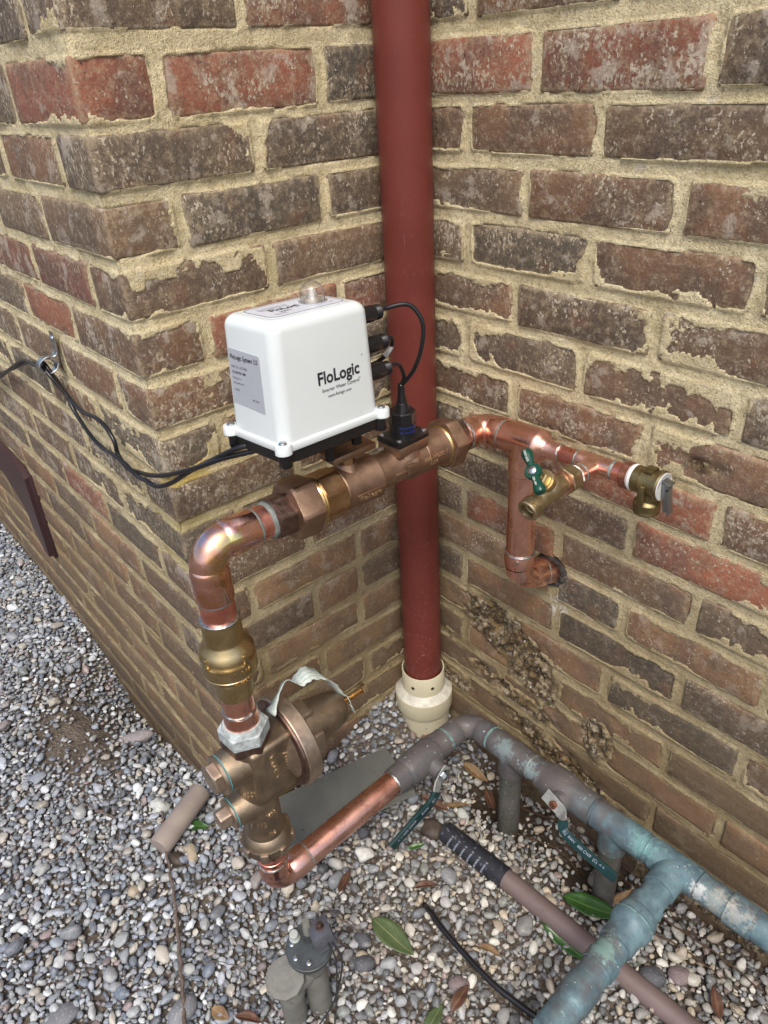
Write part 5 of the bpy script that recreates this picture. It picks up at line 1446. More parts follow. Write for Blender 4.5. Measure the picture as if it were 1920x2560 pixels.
bv2 = thing('ball_valve', ON(.43), 'grey tarnished ball valve beside the right wall, its green lever pointing along the pipe', 'ball valve', None)
mb = MB(); mb.lathe(ON(.372), dn, [(0, RO), (.0005, .0240), (.012, .0245), (.020, .0290), (.045, .0292), (.062, .0275), (.070, .0250), (.102, .0245), (.1025, RO)], 52)
V2 = ON(.430); b2 = Vector((-.10, -.90, .12)).normalized()
mb.lathe(V2, b2, [(0, .020), (.027, .0170), (.033, .0150), (.034, .012)], 36); mb.build('valve_body', MAT_OLD, bv2, 40)
n2_ = V2 + b2 * .034
mb = MB(); mb.lathe(n2_, b2, [(0, .0058, .0068), (.010, .0058, .0068)], 36, nside=6); mb.build('handle_nut', MAT_RUST, bv2, 25)
hw2 = Vector((-.05, .50, .87))
pc_ = [n2_ + b2 * .003 + Vector((-.020, 0, .006)), n2_ + b2 * .003 + Vector((.0, -.001, .001)), n2_ + b2 * .004 + Vector((.016, -.002, -.004)), n2_ + b2 * .010 + Vector((.026, -.004, -.008))]
strip(pc_, hw2, .021, .0026, 'handle_strap', MAT_GALV, bv2)
pd_ = [pc_[-1] + Vector((-.001, 0, .0)), pc_[-1] + Vector((.008, -.006, -.012)), pc_[-1] + Vector((.040, -.008, -.018)), pc_[-1] + Vector((.102, -.008, -.022))]
_, PD = strip(pd_, hw2, .0165, .0066, 'lever_sleeve', MAT_TEALH, bv2, 8)
text('|||||  RWV   600 CWP  (C)  < >', .0072, bv2, MAT_TAPEINK, along(PD, .0036, tuple(hw2), start=.014), extrude=.0001, sx=.85)

grn = thing('corroded_pipe', ON(.60), 'blue-green corroded copper pipe and tee running out along the foot of the right wall', 'pipe')
mb = MB(); tube(mb, ON(.470), ON(.84), RO); mb.build('tube', MAT_VERD, grn)
mb = MB(); mb.lathe(ON(.480), dn, [(0, RO), (0, ROF), (.082, ROF), (.082, RO)], 44)
mb.lathe(ON(.512), -Z_, [(0, ROF), (.020, .0235), (.026, ROF), (.050, ROF), (.051, .0195)], 44)
mb.build('tee', MAT_VERD, grn, 40)
mb = MB(); tube(mb, ON(.512) - Z_ * .048, (.512, -.085, gz(.512, -.085) - .03), .0180); mb.build('ground_stub', MAT_STUB, grn)
mb = MB(); mb.lathe(ON(.578), dn, [(0, RO), (0, ROF), (.068, ROF), (.069, RO)], 44)
TB = ON(.6112); bdn = Vector((.02, -1, -.035)).normalized()
mb.lathe(TB, bdn, [(0, ROF), (.022, .0240), (.028, ROF), (.046, ROF), (.0465, RO)], 44); mb.build('tee', MAT_VERD, grn, 40)
for x_ in (.570, .649, .725, .760): solder(grn, ON(x_), dn, RO, .004, .0016, MAT_OLD)
mb = MB(); mb.lathe(ON(.690), dn, [(0, RO), (.0005, ROF), (.034, ROF), (.035, RO)], 44); mb.build('coupling', MAT_VERD, grn)
mb = MB(); tube(mb, TB + bdn * .044, TB + bdn * .30, RO); mb.build('branch_tube', MAT_VERD, grn)
mb = MB(); mb.lathe(TB + bdn * .072, bdn, [(0, RO), (.001, .0235), (.020, .0240), (.022, .0262), (.028, .0275), (.034, .0270), (.036, .0285), (.048, .0285), (.052, .0262), (.056, .0240), (.080, .0235), (.081, RO)], 48); mb.build('union', MAT_VERD, grn, 30)
mb = MB(); mb.lathe(TB + bdn * .107, bdn, ringprof(.004, .0270, .0022), 44); mb.build('crusted_seal', MAT_CRUST, grn)
mb = MB(); mb.lathe(TB + bdn * .176, bdn, [(0, RO), (.0005, ROF), (.018, ROF), (.0185, RO)], 44); mb.build('coupling', MAT_VERD, grn)
EB = TB + bdn * .292
mb = MB(); p, r = elbow_path(EB, -bdn, Vector((-.1, -.2, -1)), .040, .074, .070, ROF, RO); mb.sweep(p, r, 44); mb.build('elbow', MAT_VERD, grn, 40)
mb = MB(); tube(mb, EB + Vector((-.006, -.012, -.060)), EB + Vector((-.018, -.036, -.20)), RO); mb.build('ground_stub', MAT_VERD, grn)

# ------------------------------------------------------------------ downpipe and its socket
PB_ = Vector((.0450, -.0470, 0)); dpt = Vector((.0435, -.0460, 2.6))
dp = thing('downpipe', (.045, -.047, .1), 'dark red painted round downpipe standing in the inner corner of the walls', 'downpipe')
mb = MB(); mb.lathe((.0450, -.0470, .080), (dpt - Vector((.045, -.047, .08))), [(0, .0340), (0, .0363), (2.5, .0363)], 72); mb.build('pipe', MAT_RED, dp)
so_ = thing('drain_socket', (.0455, -.0475, -.02), 'cream plastic drain adapter round the foot of the red downpipe', 'drain adapter')
c0 = Vector((.0460, -.0480, 0))
mb = MB(); mb.lathe(c0 + Z_ * .153, -Z_, [(.06, .0385), (.001, .0395), (0, .0405), (0, .0418), (.001, .0424), (.052, .0424)], 64, cap0=False); mb.build('collar', MAT_PVC, so_, 40)
mb = MB(); mb.lathe(c0 + Z_ * .108, -Z_, [(0, .0420), (.002, .0430), (.012, .0560), (.014, .0572)], 64); mb.build('shoulder', MAT_PVCTOP, so_, 40)
mb = MB(); mb.lathe(c0 + Z_ * .095, -Z_, [(0, .0570), (.002, .0575), (.034, .0575), (.046, .0530), (.0462, .0518), (.048, .0518), (.100, .0490), (.160, .0485)], 64); mb.build('hub', MAT_PVC, so_, 30)
for a_ in (-72, -18):
    a = rad(a_); d_ = Vector((math.cos(a), math.sin(a), 0))
    mb = MB(); mb.lathe(c0 + Z_ * .128 + d_ * .0420, d_, [(0, .0036), (.0008, .0036)], 20); mb.build('rivet_hole', MAT_HOLE, so_)

# ------------------------------------------------------------------ cables on the left wall
def cable(path, label, r=.0031, grp='black cables on the left wall'):
    mb = MB(); mb.sweep(catmull(path, 7), r, 14); o = mb.build('cable', MAT_RUBBER, None, 60); tag(o, label, 'cable', grp); return o
ca_ = cable([(-.98, -.462, .600), (-.84, -.466, .652), (-.702, -.466, .698), (-.560, -.467, .745), (-.470, -.468, .775), (-.404, -.471, .792), (-.355, -.476, .806), (-.322, -.478, .8125), (-.309, -.476, .800), (-.308, -.470, .782), (-.298, -.467, .770), (-.27, -.468, .762), (-.221, -.470, .758), (-.172, -.470, .764), (-.141, -.470, .761),
  (-.118, -.470, .745), (-.116, -.470, .724), (-.098, -.468, .708), (-.060, -.468, .716), (-.018, -.470, .728), (.035, -.468, .746), (.104, -.458, .777), (.150, -.440, .800), (.190, -.412, .815), (.196, -.390, .818)], 'upper printed black cable, the one looping highest before the outside corner')
cable([(-.98, -.466, .592), (-.84, -.470, .646), (-.700, -.470, .692), (-.570, -.471, .744), (-.476, -.470, .779), (-.400, -.474, .790), (-.352, -.480, .801), (-.320, -.482, .8080), (-.302, -.480, .797), (-.292, -.473, .779), (-.284, -.469, .764), (-.266, -.469, .742), (-.218, -.469, .717), (-.170, -.469, .712), (-.140, -.472, .719), (-.089, -.474, .722),
  (-.050, -.474, .716), (-.019, -.474, .720), (.010, -.472, .722), (.045, -.466, .738), (.085, -.456, .765), (.130, -.446, .792), (.170, -.430, .816), (.190, -.400, .822)], 'lower black cable hanging in a deeper loop below the strap on the left wall')
PA_ = catmull([(-.317, -.466, .768), (-.27, -.468, .762), (-.221, -.470, .758), (-.172, -.470, .764)], 7)
mb = MB(); 
for i in range(0, len(PA_) - 1):
    a, b = PA_[i], PA_[i + 1]; o_ = Vector((.0004, -.0024, .0008)); w = Z_ * .0004
    mb.add([a + o_ - w, a + o_ + w, a.lerp(b, .55) + o_ + w, a.lerp(b, .55) + o_ - w], [(0, 1, 2, 3)])
tag(mb.build('cable_print', simple('pale_cable_print', (.35, .36, .38), .5), ca_), kind='stuff')
# strap
sp = thing('pipe_strap', (-.31, -.456, .82), 'small zinc one-hole strap holding the black cables on the left wall', 'cable strap')
strip([(-.306, -.4595, .860), (-.307, -.4597, .845), (-.309, -.4605, .830), (-.311, -.4660, .824), (-.313, -.4770, .8235), (-.315, -.4870, .8170), (-.316, -.4895, .8080), (-.316, -.4840, .8000), (-.315, -.4750, .7985), (-.314, -.4660, .8030), (-.314, -.4610, .8120)], (1, .0, .15), .0200, .0020, 'strap_band', MAT_STEEL, sp, 5, lambda t: 1.0 if t > .2 else .85 + .15 * t / .2)
mb = MB(); mb.lathe((-.3063, -.4600, .850), -Y_, [(0, .0052), (.0012, .0050), (.0026, .0036), (.003, .0004)], 20); mb.build('strap_screw', MAT_STEEL, sp)

# steel access door at far left
dr_ = thing('access_door', (-1.05, -.453, .3), 'dark maroon steel access door low on the receding left wall', 'access door')
mb = MB(); mb.prism([(-1.45, -.456, .452), (-1.04, -.456, .446), (-.848, -.456, .440), (-.815, -.456, .418), (-.840, -.456, .190), (-.875, -.456, .194), (-.93, -.456, .30), (-1.10, -.456, .385), (-1.45, -.456, .40)], (0, -.014, 0)); mb.build('door_plate', MAT_DOOR, dr_)
mb = MB(); mb.box((-.826, -.455, .305), (.010, .012, .240), .001, Matrix.Rotation(.10, 3, 'Y')); mb.build('door_frame', MAT_DOOR, dr_)
mb = MB(); mb.lathe((-1.20, -.462, .345), -Y_, [(0, .030), (.006, .030)], 28); mb.box((-1.17, -.465, .355), (.08, .006, .05), .002); mb.build('hasp', MAT_DOOR, dr_)
mb = MB(); mb.lathe((-1.20, -.4682, .345), -Y_, [(0, .013), (.0006, .013)], 24); mb.build('hasp_hole', simple('pale_hole', (.35, .33, .28), .8), dr_)

# ------------------------------------------------------------------ things on the gravel
def gp(x, y, dz=0.0): return Vector((x, y, gz(x, y) + dz))
# slate slab under the copper tube
sl = [Vector((.070, -.176, .040)), Vector((.176, -.198, .034)), Vector((.098, -.470, .026)), Vector((.004, -.440, .030))]
mb = MB(); mb.prism([p for p in sl], (0, 0, -.014)); slab = mb.build('slate_slab', MAT_SLATE, None)
tag(slab, 'flat grey slate slab lying beneath the lower copper tube', 'slate slab')
mb = MB(); e_ = (sl[2] - sl[1]).normalized(); nrm_ = Vector((-e_.y, e_.x, 0)) * (1 if Vector((-e_.y, e_.x, 0)).dot(X_) > 0 else -1)
mb.prism([sl[1] + nrm_ * .0006 + Z_ * .0004, sl[1] + nrm_ * .005 - Z_ * .011, sl[1] - Z_ * .014], sl[2] - sl[1]); mb.build('chipped_edge', MAT_SLATE_EDGE, slab)
# taupe pipe offcut
pv = thing('pipe_offcut', (-.07, -.55, .02), 'weathered taupe pipe offcut lying on the gravel left of the regulator', 'pipe offcut')
a_, b_ = Vector((-.105, -.488, .022)), Vector((-.058, -.600, .012))
mb = MB(); mb.lathe(a_, b_ - a_, [(0, .0190), (.003, .0205), (.118, .0210), (.122, .0195), (.1225, .0160)], 36); mb.build('pipe', MAT_TAUPE, pv)
# mauve pipe with tape
mv = thing('wrapped_pipe', (.45, -.19, 0), 'mauve painted pipe on the gravel with its upper end wrapped in black tape', 'pipe')
m0, m1, m2 = Vector((.262, -.204, .004)), Vector((.392, -.194, .006)), Vector((.78, -.166, -.004))
dm = (m1 - m0).normalized(); dm2 = (m2 - m1).normalized()
mb = MB(); prof = []
for i in range(9): prof += [(i * .0148, .0182), (i * .0148 + .0142, .0185), (i * .0148 + .0146, .0181)]
mb.lathe(m0, dm, prof, 40); mb.build('tape_wrap', MAT_TAPE, mv, 20)
mb = MB(); tube(mb, m1 - dm2 * .02, m2, .0168); mb.build('pipe', MAT_MAUVE, mv)
for i in range(6):
    a0 = rad(62)
    def tm(x, y, z, i=i):
        a = rad(-8) + (x + .0) / .0194 * 1.0
        t = .020 + i * .0148 + y + .004 * math.sin(a)
        ref1 = Vector((0, -1, 0)) ; up1 = Z_
        return m0 + dm * t + (ref1 * math.cos(a) + up1 * math.sin(a)) * (.0184 + z)
    text('SCOTCHWRAP  50', .0050, mv, MAT_TAPEINK, tm, extrude=.0002, sx=.62)
# black tubing
mb = MB(); mb.sweep(catmull([gp(.328, -.318, .004), gp(.350, -.325, .020), gp(.384, -.331, .021), gp(.447, -.333, .020), gp(.494, -.332, .021), gp(.530, -.326, .020), gp(.568, -.318, .021), gp(.62, -.30, .020)], 8), [.0046] * 57, 14)
tb = mb.build('tubing', MAT_RUBBER, None, 60); tag(tb, 'thin black irrigation tube snaking over the gravel beside the green pipe branch', 'tubing')

# irrigation valve in the foreground
iv = thing('irrigation_valve', (.305, -.545, 0), 'weathered irrigation valve with a black disc head, sticking out of the gravel in front', 'irrigation valve')
D0 = Vector((.3325, -.5360, .154)); dt = Vector((.06, -.05, 1)).normalized()
mb = MB(); mb.lathe(D0 - dt * .012, dt, [(0, .0290), (.001, .0322), (.0085, .0322), (.0090, .0312), (.0100, .0312), (.0120, .0300), (.0125, .026)], 56); mb.build('disc_head', MAT_SPRDISC, iv, 30)
mb = MB(); mb.lathe(D0 - dt * .012, -dt, [(0, .0255), (.006, .0255), (.010, .0235), (.030, .0215), (.036, .0200), (.050, .0185), (.0505, .0180)], 40)
mb.lathe(D0 - dt * .060, -Z_, [(0, .0180), (.13, .0175)], 40); mb.build('riser', MAT_SPR, iv, 40)
CP = Vector((.3300, -.5785, .124)); ct = Vector((.18, -.22, 1)).normalized()
mb = MB(); mb.lathe(CP - ct * .010, ct, [(0, .0240, .0250), (.001, .0262, .0280), (.0085, .0262, .0280), (.0100, .0254, .0268), (.0104, .0232, .0240), (.0106, .020, .021)], 96, nside=10); mb.build('cap', MAT_SPR, iv, 22)
mb = MB(); mb.lathe(CP - ct * .010, -ct, [(0, .0235), (.010, .0230), (.020, .0195), (.028, .0180)], 40)
mb.lathe(CP - ct * .034, Vector((-.04, .0, -1)), [(0, .0188), (.006, .0188), (.012, .0198), (.024, .0198), (.0245, .0178), (.14, .0175)], 40)
mb.sweep(catmull([CP - ct * .022, (CP + D0) / 2 - Z_ * .045, D0 - dt * .055], 5), .0150, 24); mb.build('inlet_body', MAT_SPR, iv, 40)
def around(s, c, R, n, a0, size, ax1, ax2, nn, mat, parent):
    def f(x, y, z):
        a = a0 - x / R
        return c + ax1 * ((R + y) * math.cos(a)) + ax2 * ((R + y) * math.sin(a)) + nn * z
    text(s, size, parent, mat, f, extrude=.0005)
ax1 = (X_ - ct * X_.dot(ct)).normalized(); ax2 = ct.cross(ax1)
around('CHAMPION', CP + ct * .0006, .0145, 0, rad(20), .0075, ax1, ax2, ct, MAT_SPR, iv)
around('3/4', CP + ct * .0006, .0145, 0, rad(150), .0075, ax1, ax2, ct, MAT_SPR, iv)
mb = MB(); mb.lathe(CP + ct * .0004, ct, [(0, .0078, .0082), (.0007, .0076, .0080)], 36, nside=5); mb.build('cap_emblem', MAT_SPR, iv, 25)
for a_ in (225, 275, 325):
    a = rad(a_); c_ = D0 + X_ * .0235 * math.cos(a) + Y_ * .0235 * math.sin(a) + dt * .0002
    mb = MB(); mb.lathe(c_ - Z_ * .0005, dt, [(0, .0040), (.0014, .0036), (.0020, .002), (.0021, .0003)], 20); mb.build('head_screw', MAT_STEEL, iv)
pp = D0 + Vector((-.008, .006, 0))
mb = MB(); mb.lathe(pp, Vector((-.05, .02, 1)), [(0, .0090), (.006, .0082), (.014, .0070)], 28); mb.build('stem_base', MAT_SPRDISC, iv)
mb = MB(); mb.lathe(pp + Z_ * .013, Vector((-.05, .02, 1)), [(0, .0064), (.024, .0054), (.026, .0046)], 28); mb.build('flow_stem', MAT_SPR, iv)
kb = D0 + Vector((-.0200, -.0090, 0))
mb = MB(); mb.lathe(kb, dt, [(0, .0078), (.001, .0072), (.003, .0068), (.004, .0076), (.006, .0062), (.014, .0062), (.0155, .0050)], 28); mb.build('bleed_screw', MAT_SPRKNOB, iv, 25)
sb = D0 + Vector((.010, .017, .020)); Rs = Matrix.Rotation(rad(-18), 3, 'Z') @ Matrix.Rotation(rad(-10), 3, 'Y') @ Matrix.Rotation(rad(10), 3, 'X')
mb = MB(); mb.box(sb, (.027, .022, .022), .001, Rs); mb.build('solenoid', MAT_SPRDISC, iv)
mb = MB(); mb.box(sb + Rs @ Vector((0, 0, .0125)), (.031, .028, .002), .0004, Rs); mb.box(sb + Rs @ Vector((0, 0, -.0125)), (.031, .028, .002), .0004, Rs); mb.box(sb + Rs @ Vector((.0145, 0, 0)), (.0015, .028, .024), .0003, Rs)
mb.build('solenoid_frame', simple('galvanised_frame', (.14, .15, .18), .5, dark=.7, sc=90, Metallic=.5), iv)
mb = MB(); mb.lathe(sb + Rs @ Vector((0, .002, .0130)), Rs @ Z_, [(0, .0062), (.0006, .0060), (.001, .0042), (.006, .0040), (.0064, .0030)], 22); mb.build('solenoid_stud', MAT_BRONZE_DARK, iv)
for q, pth in enumerate(([sb + Vector((.018, -.002, .004)), (.372, -.520, .150), (.378, -.530, .090), (.384, -.545, .030), (.390, -.560, -.004)], [sb + Vector((.018, .004, .0)), (.374, -.512, .140), (.376, -.535, .070), (.366, -.575, .015), (.365, -.61, -.004)])):
    mb = MB(); mb.sweep(catmull(pth, 7), .0013, 8); mb.build('control_wire', MAT_WIRE, iv)

# leaves
def leaf(x, y, ang, L, W, mat, label, name='leaf', dz=.022, curl=.15, tilt=(0, 0), grp=None, bend=0.0, cat='leaf'):
    n, m = 14, 6; vs = []; uv = []
    R_ = Euler((tilt[0], tilt[1], ang)).to_matrix()
    for i in range(n + 1):
        t = i / n; w = W / 2 * (math.sin(math.pi * t ** .85) ** .8 if 0 < t < 1 else 0.02) + .0003
        for j in range(-m // 2, m // 2 + 1):
            u = j / (m / 2)
            px, py = (t - .5) * L, u * w + bend * math.sin(math.pi * t) * L
            pz = curl * (u * u * w) + .10 * L * curl * math.sin(t * 5 + x * 40) + .02 * L * curl * math.sin(t * 17 + u * 3)
            vs.append(R_ @ Vector((px, py, pz))); uv.append((t, u * .5 + .5))
    c_ = Vector((x, y, gz(x, y) + dz))
    mb = MB(); fs = []
    for i in range(n):
        for j in range(m): a = i * (m + 1) + j; fs.append((a, a + 1, a + m + 2, a + m + 1))
    mb.add([v + c_ for v in vs], fs)
    o = mb.build(name, mat, None, 80)
    ul = o.data.uv_layers.new(name='UVMap')
    for lp in o.data.loops: ul.data[lp.index].uv = uv[lp.vertex_index]
    md_ = o.modifiers.new('thickness', 'SOLIDIFY'); md_.thickness = .0005
    st_ = MB(); e0_ = c_ + R_ @ Vector((-.5 * L, 0, .0002)); e1_ = c_ + R_ @ Vector((-.5 * L - .10 * L, .01 * L, .001)); st_.sweep([e0_, (e0_ + e1_) / 2 + Z_ * .0005, e1_], .0007, 6); st_.build('leaf_stalk', mat, o)
    tag(o, label, cat, grp); return o
leaf(.338, -.397, rad(8), .086, .036, MAT_LEAFY, 'dull green leaf lying on the gravel between the copper elbow and the black tube', curl=.2)
leaf(.517, -.125, rad(26), .092, .036, MAT_LEAFG, 'glossy dark green leaf above the mauve pipe, next to the green corroded union', dz=.018, curl=.25)
leaf(.522, -.203, rad(2), .078, .022, MAT_LEAFG, 'glossy green leaf half tucked below the mauve pipe', dz=.012, curl=.5, tilt=(.5, 0))
leaf(.462, -.428, rad(105), .050, .020, MAT_LEAFY, 'dark green leaf at the bottom edge, right of the irrigation valve', dz=.014, curl=.3)
leaf(-.062, -.528, rad(40), .055, .018, MAT_LEAFG, 'green leaf sticking out beside the taupe pipe offcut', dz=.012, curl=.5, tilt=(.2, 0))
leaf(.245, -.259, rad(60), .030, .010, MAT_LEAFG, 'tiny bright green leaf right of the copper tube', dz=.012, curl=.4, tilt=(.3, 0))
bl = [(.214, -.395, 120, .050, .014, 'B', 'dry brown leaf below the long copper tube, pointing up'),
      (.470, -.383, 100, .045, .017, 'B', 'dark red-brown curled leaf below the middle of the black tube'), (.455, -.303, 20, .040, .013, 'T', 'golden brown curled leaf above the black tube'),
      (.72, -.115, 130, .045, .016, 'B', 'brown leaf in the lower right corner'),
      (.210, -.178, 20, .058, .016, 'B', 'rust brown leaf lying below the first ball valve lever'), (.236, -.150, 40, .050, .012, 'T', 'long tan leaf near the ball valve nut'), (.135, -.078, 60, .048, .022, 'B', 'brown leaf behind the cream drain adapter'),
      (.188, -.045, 10, .060, .020, 'T', 'dead tan leaf under the tarnished elbow'), (.235, -.055, 150, .055, .018, 'B', 'brown leaf in the muddy hollow by the first stub'), (.527, -.055, 75, .062, .018, 'T', 'upright tan leaf leaning on the second green stub'),
     
      (.250, -.655, 20, .034, .018, 'T', 'buff leaf left of the irrigation valve foot'), (.285, -.628, 40, .040, .016, 'B', 'brown leaf in front of the irrigation valve'), (.312, -.300, 60, .040, .012, 'B', 'narrow brown leaf between the slate slab and the black tube'),
      (.085, -.078, 80, .03, .012, 'B', 'crumpled leaf against the cream drain adapter')]
for i, (x, y, a, L, W, ty, lb) in enumerate(bl):
    leaf(x, y, rad(a), L, W, MAT_LEAFB if ty == 'B' else MAT_LEAFT, lb, name='dry_leaf', dz=.020 + .0015 * (i % 3), curl=.35 + .35 * ((i * 7) % 5) / 5, tilt=(.25 * math.sin(i * 2.1), .2 * math.cos(i * 1.7)), grp='dry leaves scattered on the gravel', cat='dry leaf')
# twigs
def twig(pts, r, label, mat=MAT_TWIG, dz=.023, rel=True):
    P = [gp(p[0], p[1], (p[2] if len(p) > 2 else dz)) for p in pts]; C = catmull(P, 6)
    rr = [max(.0006, r * (1 - .45 * i / len(C)) * (1 + .12 * math.sin(i * 1.9))) for i in range(len(C))]
    C = [c + Vector((.0012 * math.sin(i * 1.3), .0012 * math.cos(i * 1.7), 0)) for i, c in enumerate(C)]
    o = MB().sweep(C, rr, 9).build('twig', mat, None, 60); tag(o, label, 'twig', 'twigs on the gravel'); return o
twig([(.24, -.706), (.180, -.680), (.137, -.662), (.09, -.642), (.042, -.623), (-.02, -.602), (-.074, -.584), (-.125, -.562)], .0032, 'long straight grey-brown twig running down to the bottom edge')
twig([(-.172, -.635), (-.22, -.655), (-.268, -.678)], .0018, 'short thin twig on the left gravel above the long twig')
twig([(.245, -.600), (.215, -.602), (.185, -.618), (.165, -.640)], .0010, 'very thin twig left of the irrigation valve')
twig([(.22, -.035), (.30, -.025), (.38, -.018), (.46, -.016), (.53, -.02)], .0022, 'root-like twig lying behind the second ball valve lever', MAT_ROOT, .02)
twig([(.285, -.095), (.34, -.075), (.40, -.06), (.45, -.062)], .0024, 'brown twig crossing the muddy hollow below the second ball valve', MAT_ROOT, .012)
twig([(.56, -.035), (.62, -.045), (.69, -.04), (.76, -.045)], .0018, 'dark twig along the wall foot below the corroded pipe', MAT_ROOT, .02)
twig([(.60, -.085), (.65, -.075), (.70, -.072)], .0015, 'thin twig below the tee of the corroded pipe', MAT_ROOT, .02)
twig([(-.13, -.50), (-.08, -.490), (-.03, -.480), (.03, -.470)], .0014, 'thin stem along the foot of the left wall beside the offcut', MAT_TWIG, .012)
twig([(.275, -.235), (.31, -.225), (.345, -.222)], .0011, 'thin light twig beside the taped pipe end', MAT_TWIG, .016)
twig([(.30, -.43), (.26, -.44), (.225, -.445)], .0013, 'thin twig right of the lower copper elbow')
# individual stones that stand out
def stone(x, y, s, ang, mat, label, ang2=0.0, ang_=False, dz=.0):
    bm = bmesh.new(); bmesh.ops.create_icosphere(bm, subdivisions=3, radius=1.0)
    co = np.array([v.co for v in bm.verts]); q = fbm(co[:, 0] + x * 50, co[:, 1] + y * 50, co[:, 2], freq=1.1 if not ang_ else 1.8, oct=2, seed=5) * (.22 if not ang_ else .38)
    R_ = Euler((ang2, .1, ang)).to_matrix(); c_ = gp(x, y, s[2] * .55 + .006 + dz)
    vs = [R_ @ Vector((v.co.x * s[0] * (1 + a), v.co.y * s[1] * (1 + a), v.co.z * s[2] * (1 + a))) + c_ for v, a in zip(bm.verts, q)]
    fs = [[v.index for v in f.verts] for f in bm.faces]; bm.free()
    o = MB().add(vs, fs).build('stone', mat, None, 180); tag(o, label, 'stone', 'larger stones in the gravel'); return o
sm1 = stonemat('speckled_violet_stone', (.33, .31, .33), (.26, .245, .25), (.14, .13, .14))
sm2 = stonemat('dark_blue_stone', (.045, .06, .085), (.035, .045, .065), (.07, .08, .10))
sm3 = stonemat('speckled_grey_stone', (.22, .23, .25), (.17, .18, .20), (.40, .40, .40))
sm4 = stonemat('white_quartz_stone', (.55, .56, .52), (.42, .45, .44), (.22, .27, .25), 180)
sm5 = stonemat('charcoal_stone', (.10, .105, .12), (.075, .08, .09), (.20, .20, .22))
sm6 = stonemat('buff_stone', (.42, .36, .26), (.36, .30, .22), (.50, .46, .38))
sm7 = stonemat('muddy_brown_stone', (.060, .045, .034), (.042, .032, .026), (.11, .085, .06))
sm8 = stonemat('purple_grey_stone', (.21, .165, .165), (.17, .135, .14), (.28, .25, .25))
stone(-.395, -.510, (.040, .018, .013), rad(75), sm1, 'large long violet-grey speckled stone by the foot of the left wall')
stone(-.052, -.705, (.014, .008, .006), rad(40), sm2, 'small dark blue stone on the left gravel')
stone(.088, -.832, (.027, .018, .010), rad(95), sm3, 'large grey stone at the bottom left edge')
stone(-.022, -.669, (.011, .010, .008), 0, sm6, 'round buff pebble near the dark blue stone')
stone(-.150, -.556, (.020, .014, .009), rad(20), sm4, 'white angular quartz stone left of the pipe offcut', 0, True)
stone(-.020, -.560, (.022, .010, .008), rad(-10), sm6, 'angular buff stone below the pipe offcut', 0, True)
stone(-.025, -.585, (.017, .011, .009), rad(30), sm7, 'smooth brown stone below the pipe offcut')
stone(.240, -.214, (.022, .020, .017), rad(10), sm7, 'dark muddy lump of stone at the tip of the taped pipe', 0, True, -.004)
stone(.665, -.115, (.018, .014, .009), rad(60), sm8, 'grey stone right of the corroded union')
stone(.640, -.150, (.020, .016, .010), rad(50), sm5, 'flat charcoal stone right of the corroded union, with light specks')
stone(.585, -.178, (.014, .010, .007), rad(10), sm6, 'pale cream pebble below the corroded union')
stone(.205, -.695, (.026, .017, .013), rad(115), sm3, 'big grey stone right of the long twig')
stone(.305, -.432, (.014, .011, .009), rad(0), sm5, 'dark charcoal stone above the irrigation valve solenoid')
stone(.335, -.452, (.018, .012, .010), rad(60), sm5, 'dark blue-grey stone right of the solenoid')
stone(.372, -.600, (.010, .018, .006), rad(10), sm4, 'white flat stone right of the irrigation riser')
stone(.455, -.368, (.016, .014, .009), rad(0), sm8, 'purple-brown rough stone under the black tube')
stone(.255, -.150, (.018, .009, .008), rad(-20), sm4, 'long white stone in the hollow by the first stub')
stone(.160, -.310, (.013, .011, .009), rad(0), sm5, 'dark stone beside the slate slab edge')

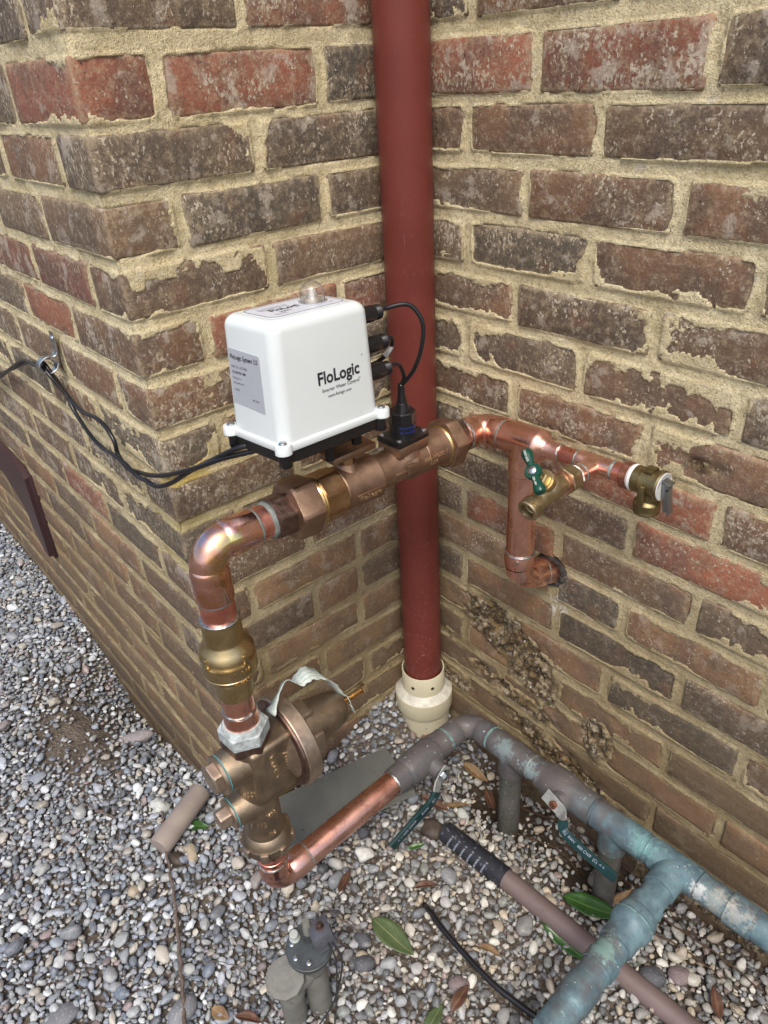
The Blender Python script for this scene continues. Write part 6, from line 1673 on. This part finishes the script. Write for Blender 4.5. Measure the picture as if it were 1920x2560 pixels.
# ------------------------------------------------------------------ small pieces belong to the part that carries them
def nest(th, rules):
    kids = list(th.children)
    hosts = {}
    for ch in kids: hosts.setdefault(ch.name.split('.')[0], ch)
    for ch in kids:
        base = ch.name.split('.')[0]
        mt = ch.data.materials[0].name if ch.data and ch.data.materials else ''
        for (names, mats, host) in rules:
            if base in names and (mats is None or mt in mats) and host in hosts and hosts[host] is not ch:
                ch.parent = hosts[host]; ch.matrix_parent_inverse = Matrix.Identity(4); ch.matrix_basis = Matrix.Identity(4)
                break
nest(sv, [(('lettering', 'printed_logo'), ('black_ink', 'grey_ink'), 'control_box_cover'), (('lettering',), ('blue_ink',), 'sensor_housing'), (('lettering',), ('bright_cast_edges',), 'valve_body'),
    (('data_sticker', 'top_sticker', 'sticker_border', 'dome_ring_print', 'clear_dome', 'indicator_lamp', 'cover_screw', 'cover_flange'), None, 'control_box_cover'),
    (('sensor_screw',), None, 'sensor_housing'), (('plate_screw',), None, 'mounting_plate'), (('raised_plate', 'raised_bar', 'raised_pad', 'stem_boss'), None, 'valve_body')])
nest(cz, [(('lettering', 'lug'), None, 'valve_body')])
nest(prv, [(('lettering', 'side_boss'), None, 'valve_body'), (('bolt_head', 'lock_nut'), None, 'adjusting_bolt'), (('wrench_flat',), None, 'bell_housing'), (('nut_lug',), None, 'union_nut'), (('thread_sealant',), None, 'hex_inlet')])
nest(hb, [(('lettering', 'handle_screw'), None, 'wing_handle'), (('spout_bore',), None, 'hose_thread')])
nest(rv, [(('lettering',), ('brass',), 'valve_body'), (('lettering',), None, 'data_plate'), (('lever_pin',), None, 'test_lever'), (('body_rib',), None, 'valve_body')])
nest(bv1, [(('lettering',), ('tarnished_copper',), 'valve_body'), (('lettering',), None, 'lever_sleeve')])
nest(bv2, [(('lettering',), None, 'lever_sleeve')])
nest(mv, [(('lettering',), None, 'tape_wrap')])
nest(iv, [(('lettering', 'cap_emblem'), None, 'cap'), (('head_screw', 'bleed_screw'), None, 'disc_head'), (('solenoid_stud', 'solenoid_frame'), None, 'solenoid')])
nest(so_, [(('rivet_hole',), None, 'collar')])
nest(dr_, [(('hasp_hole',), None, 'hasp')])
nest(sp, [(('strap_screw',), None, 'strap_band')])
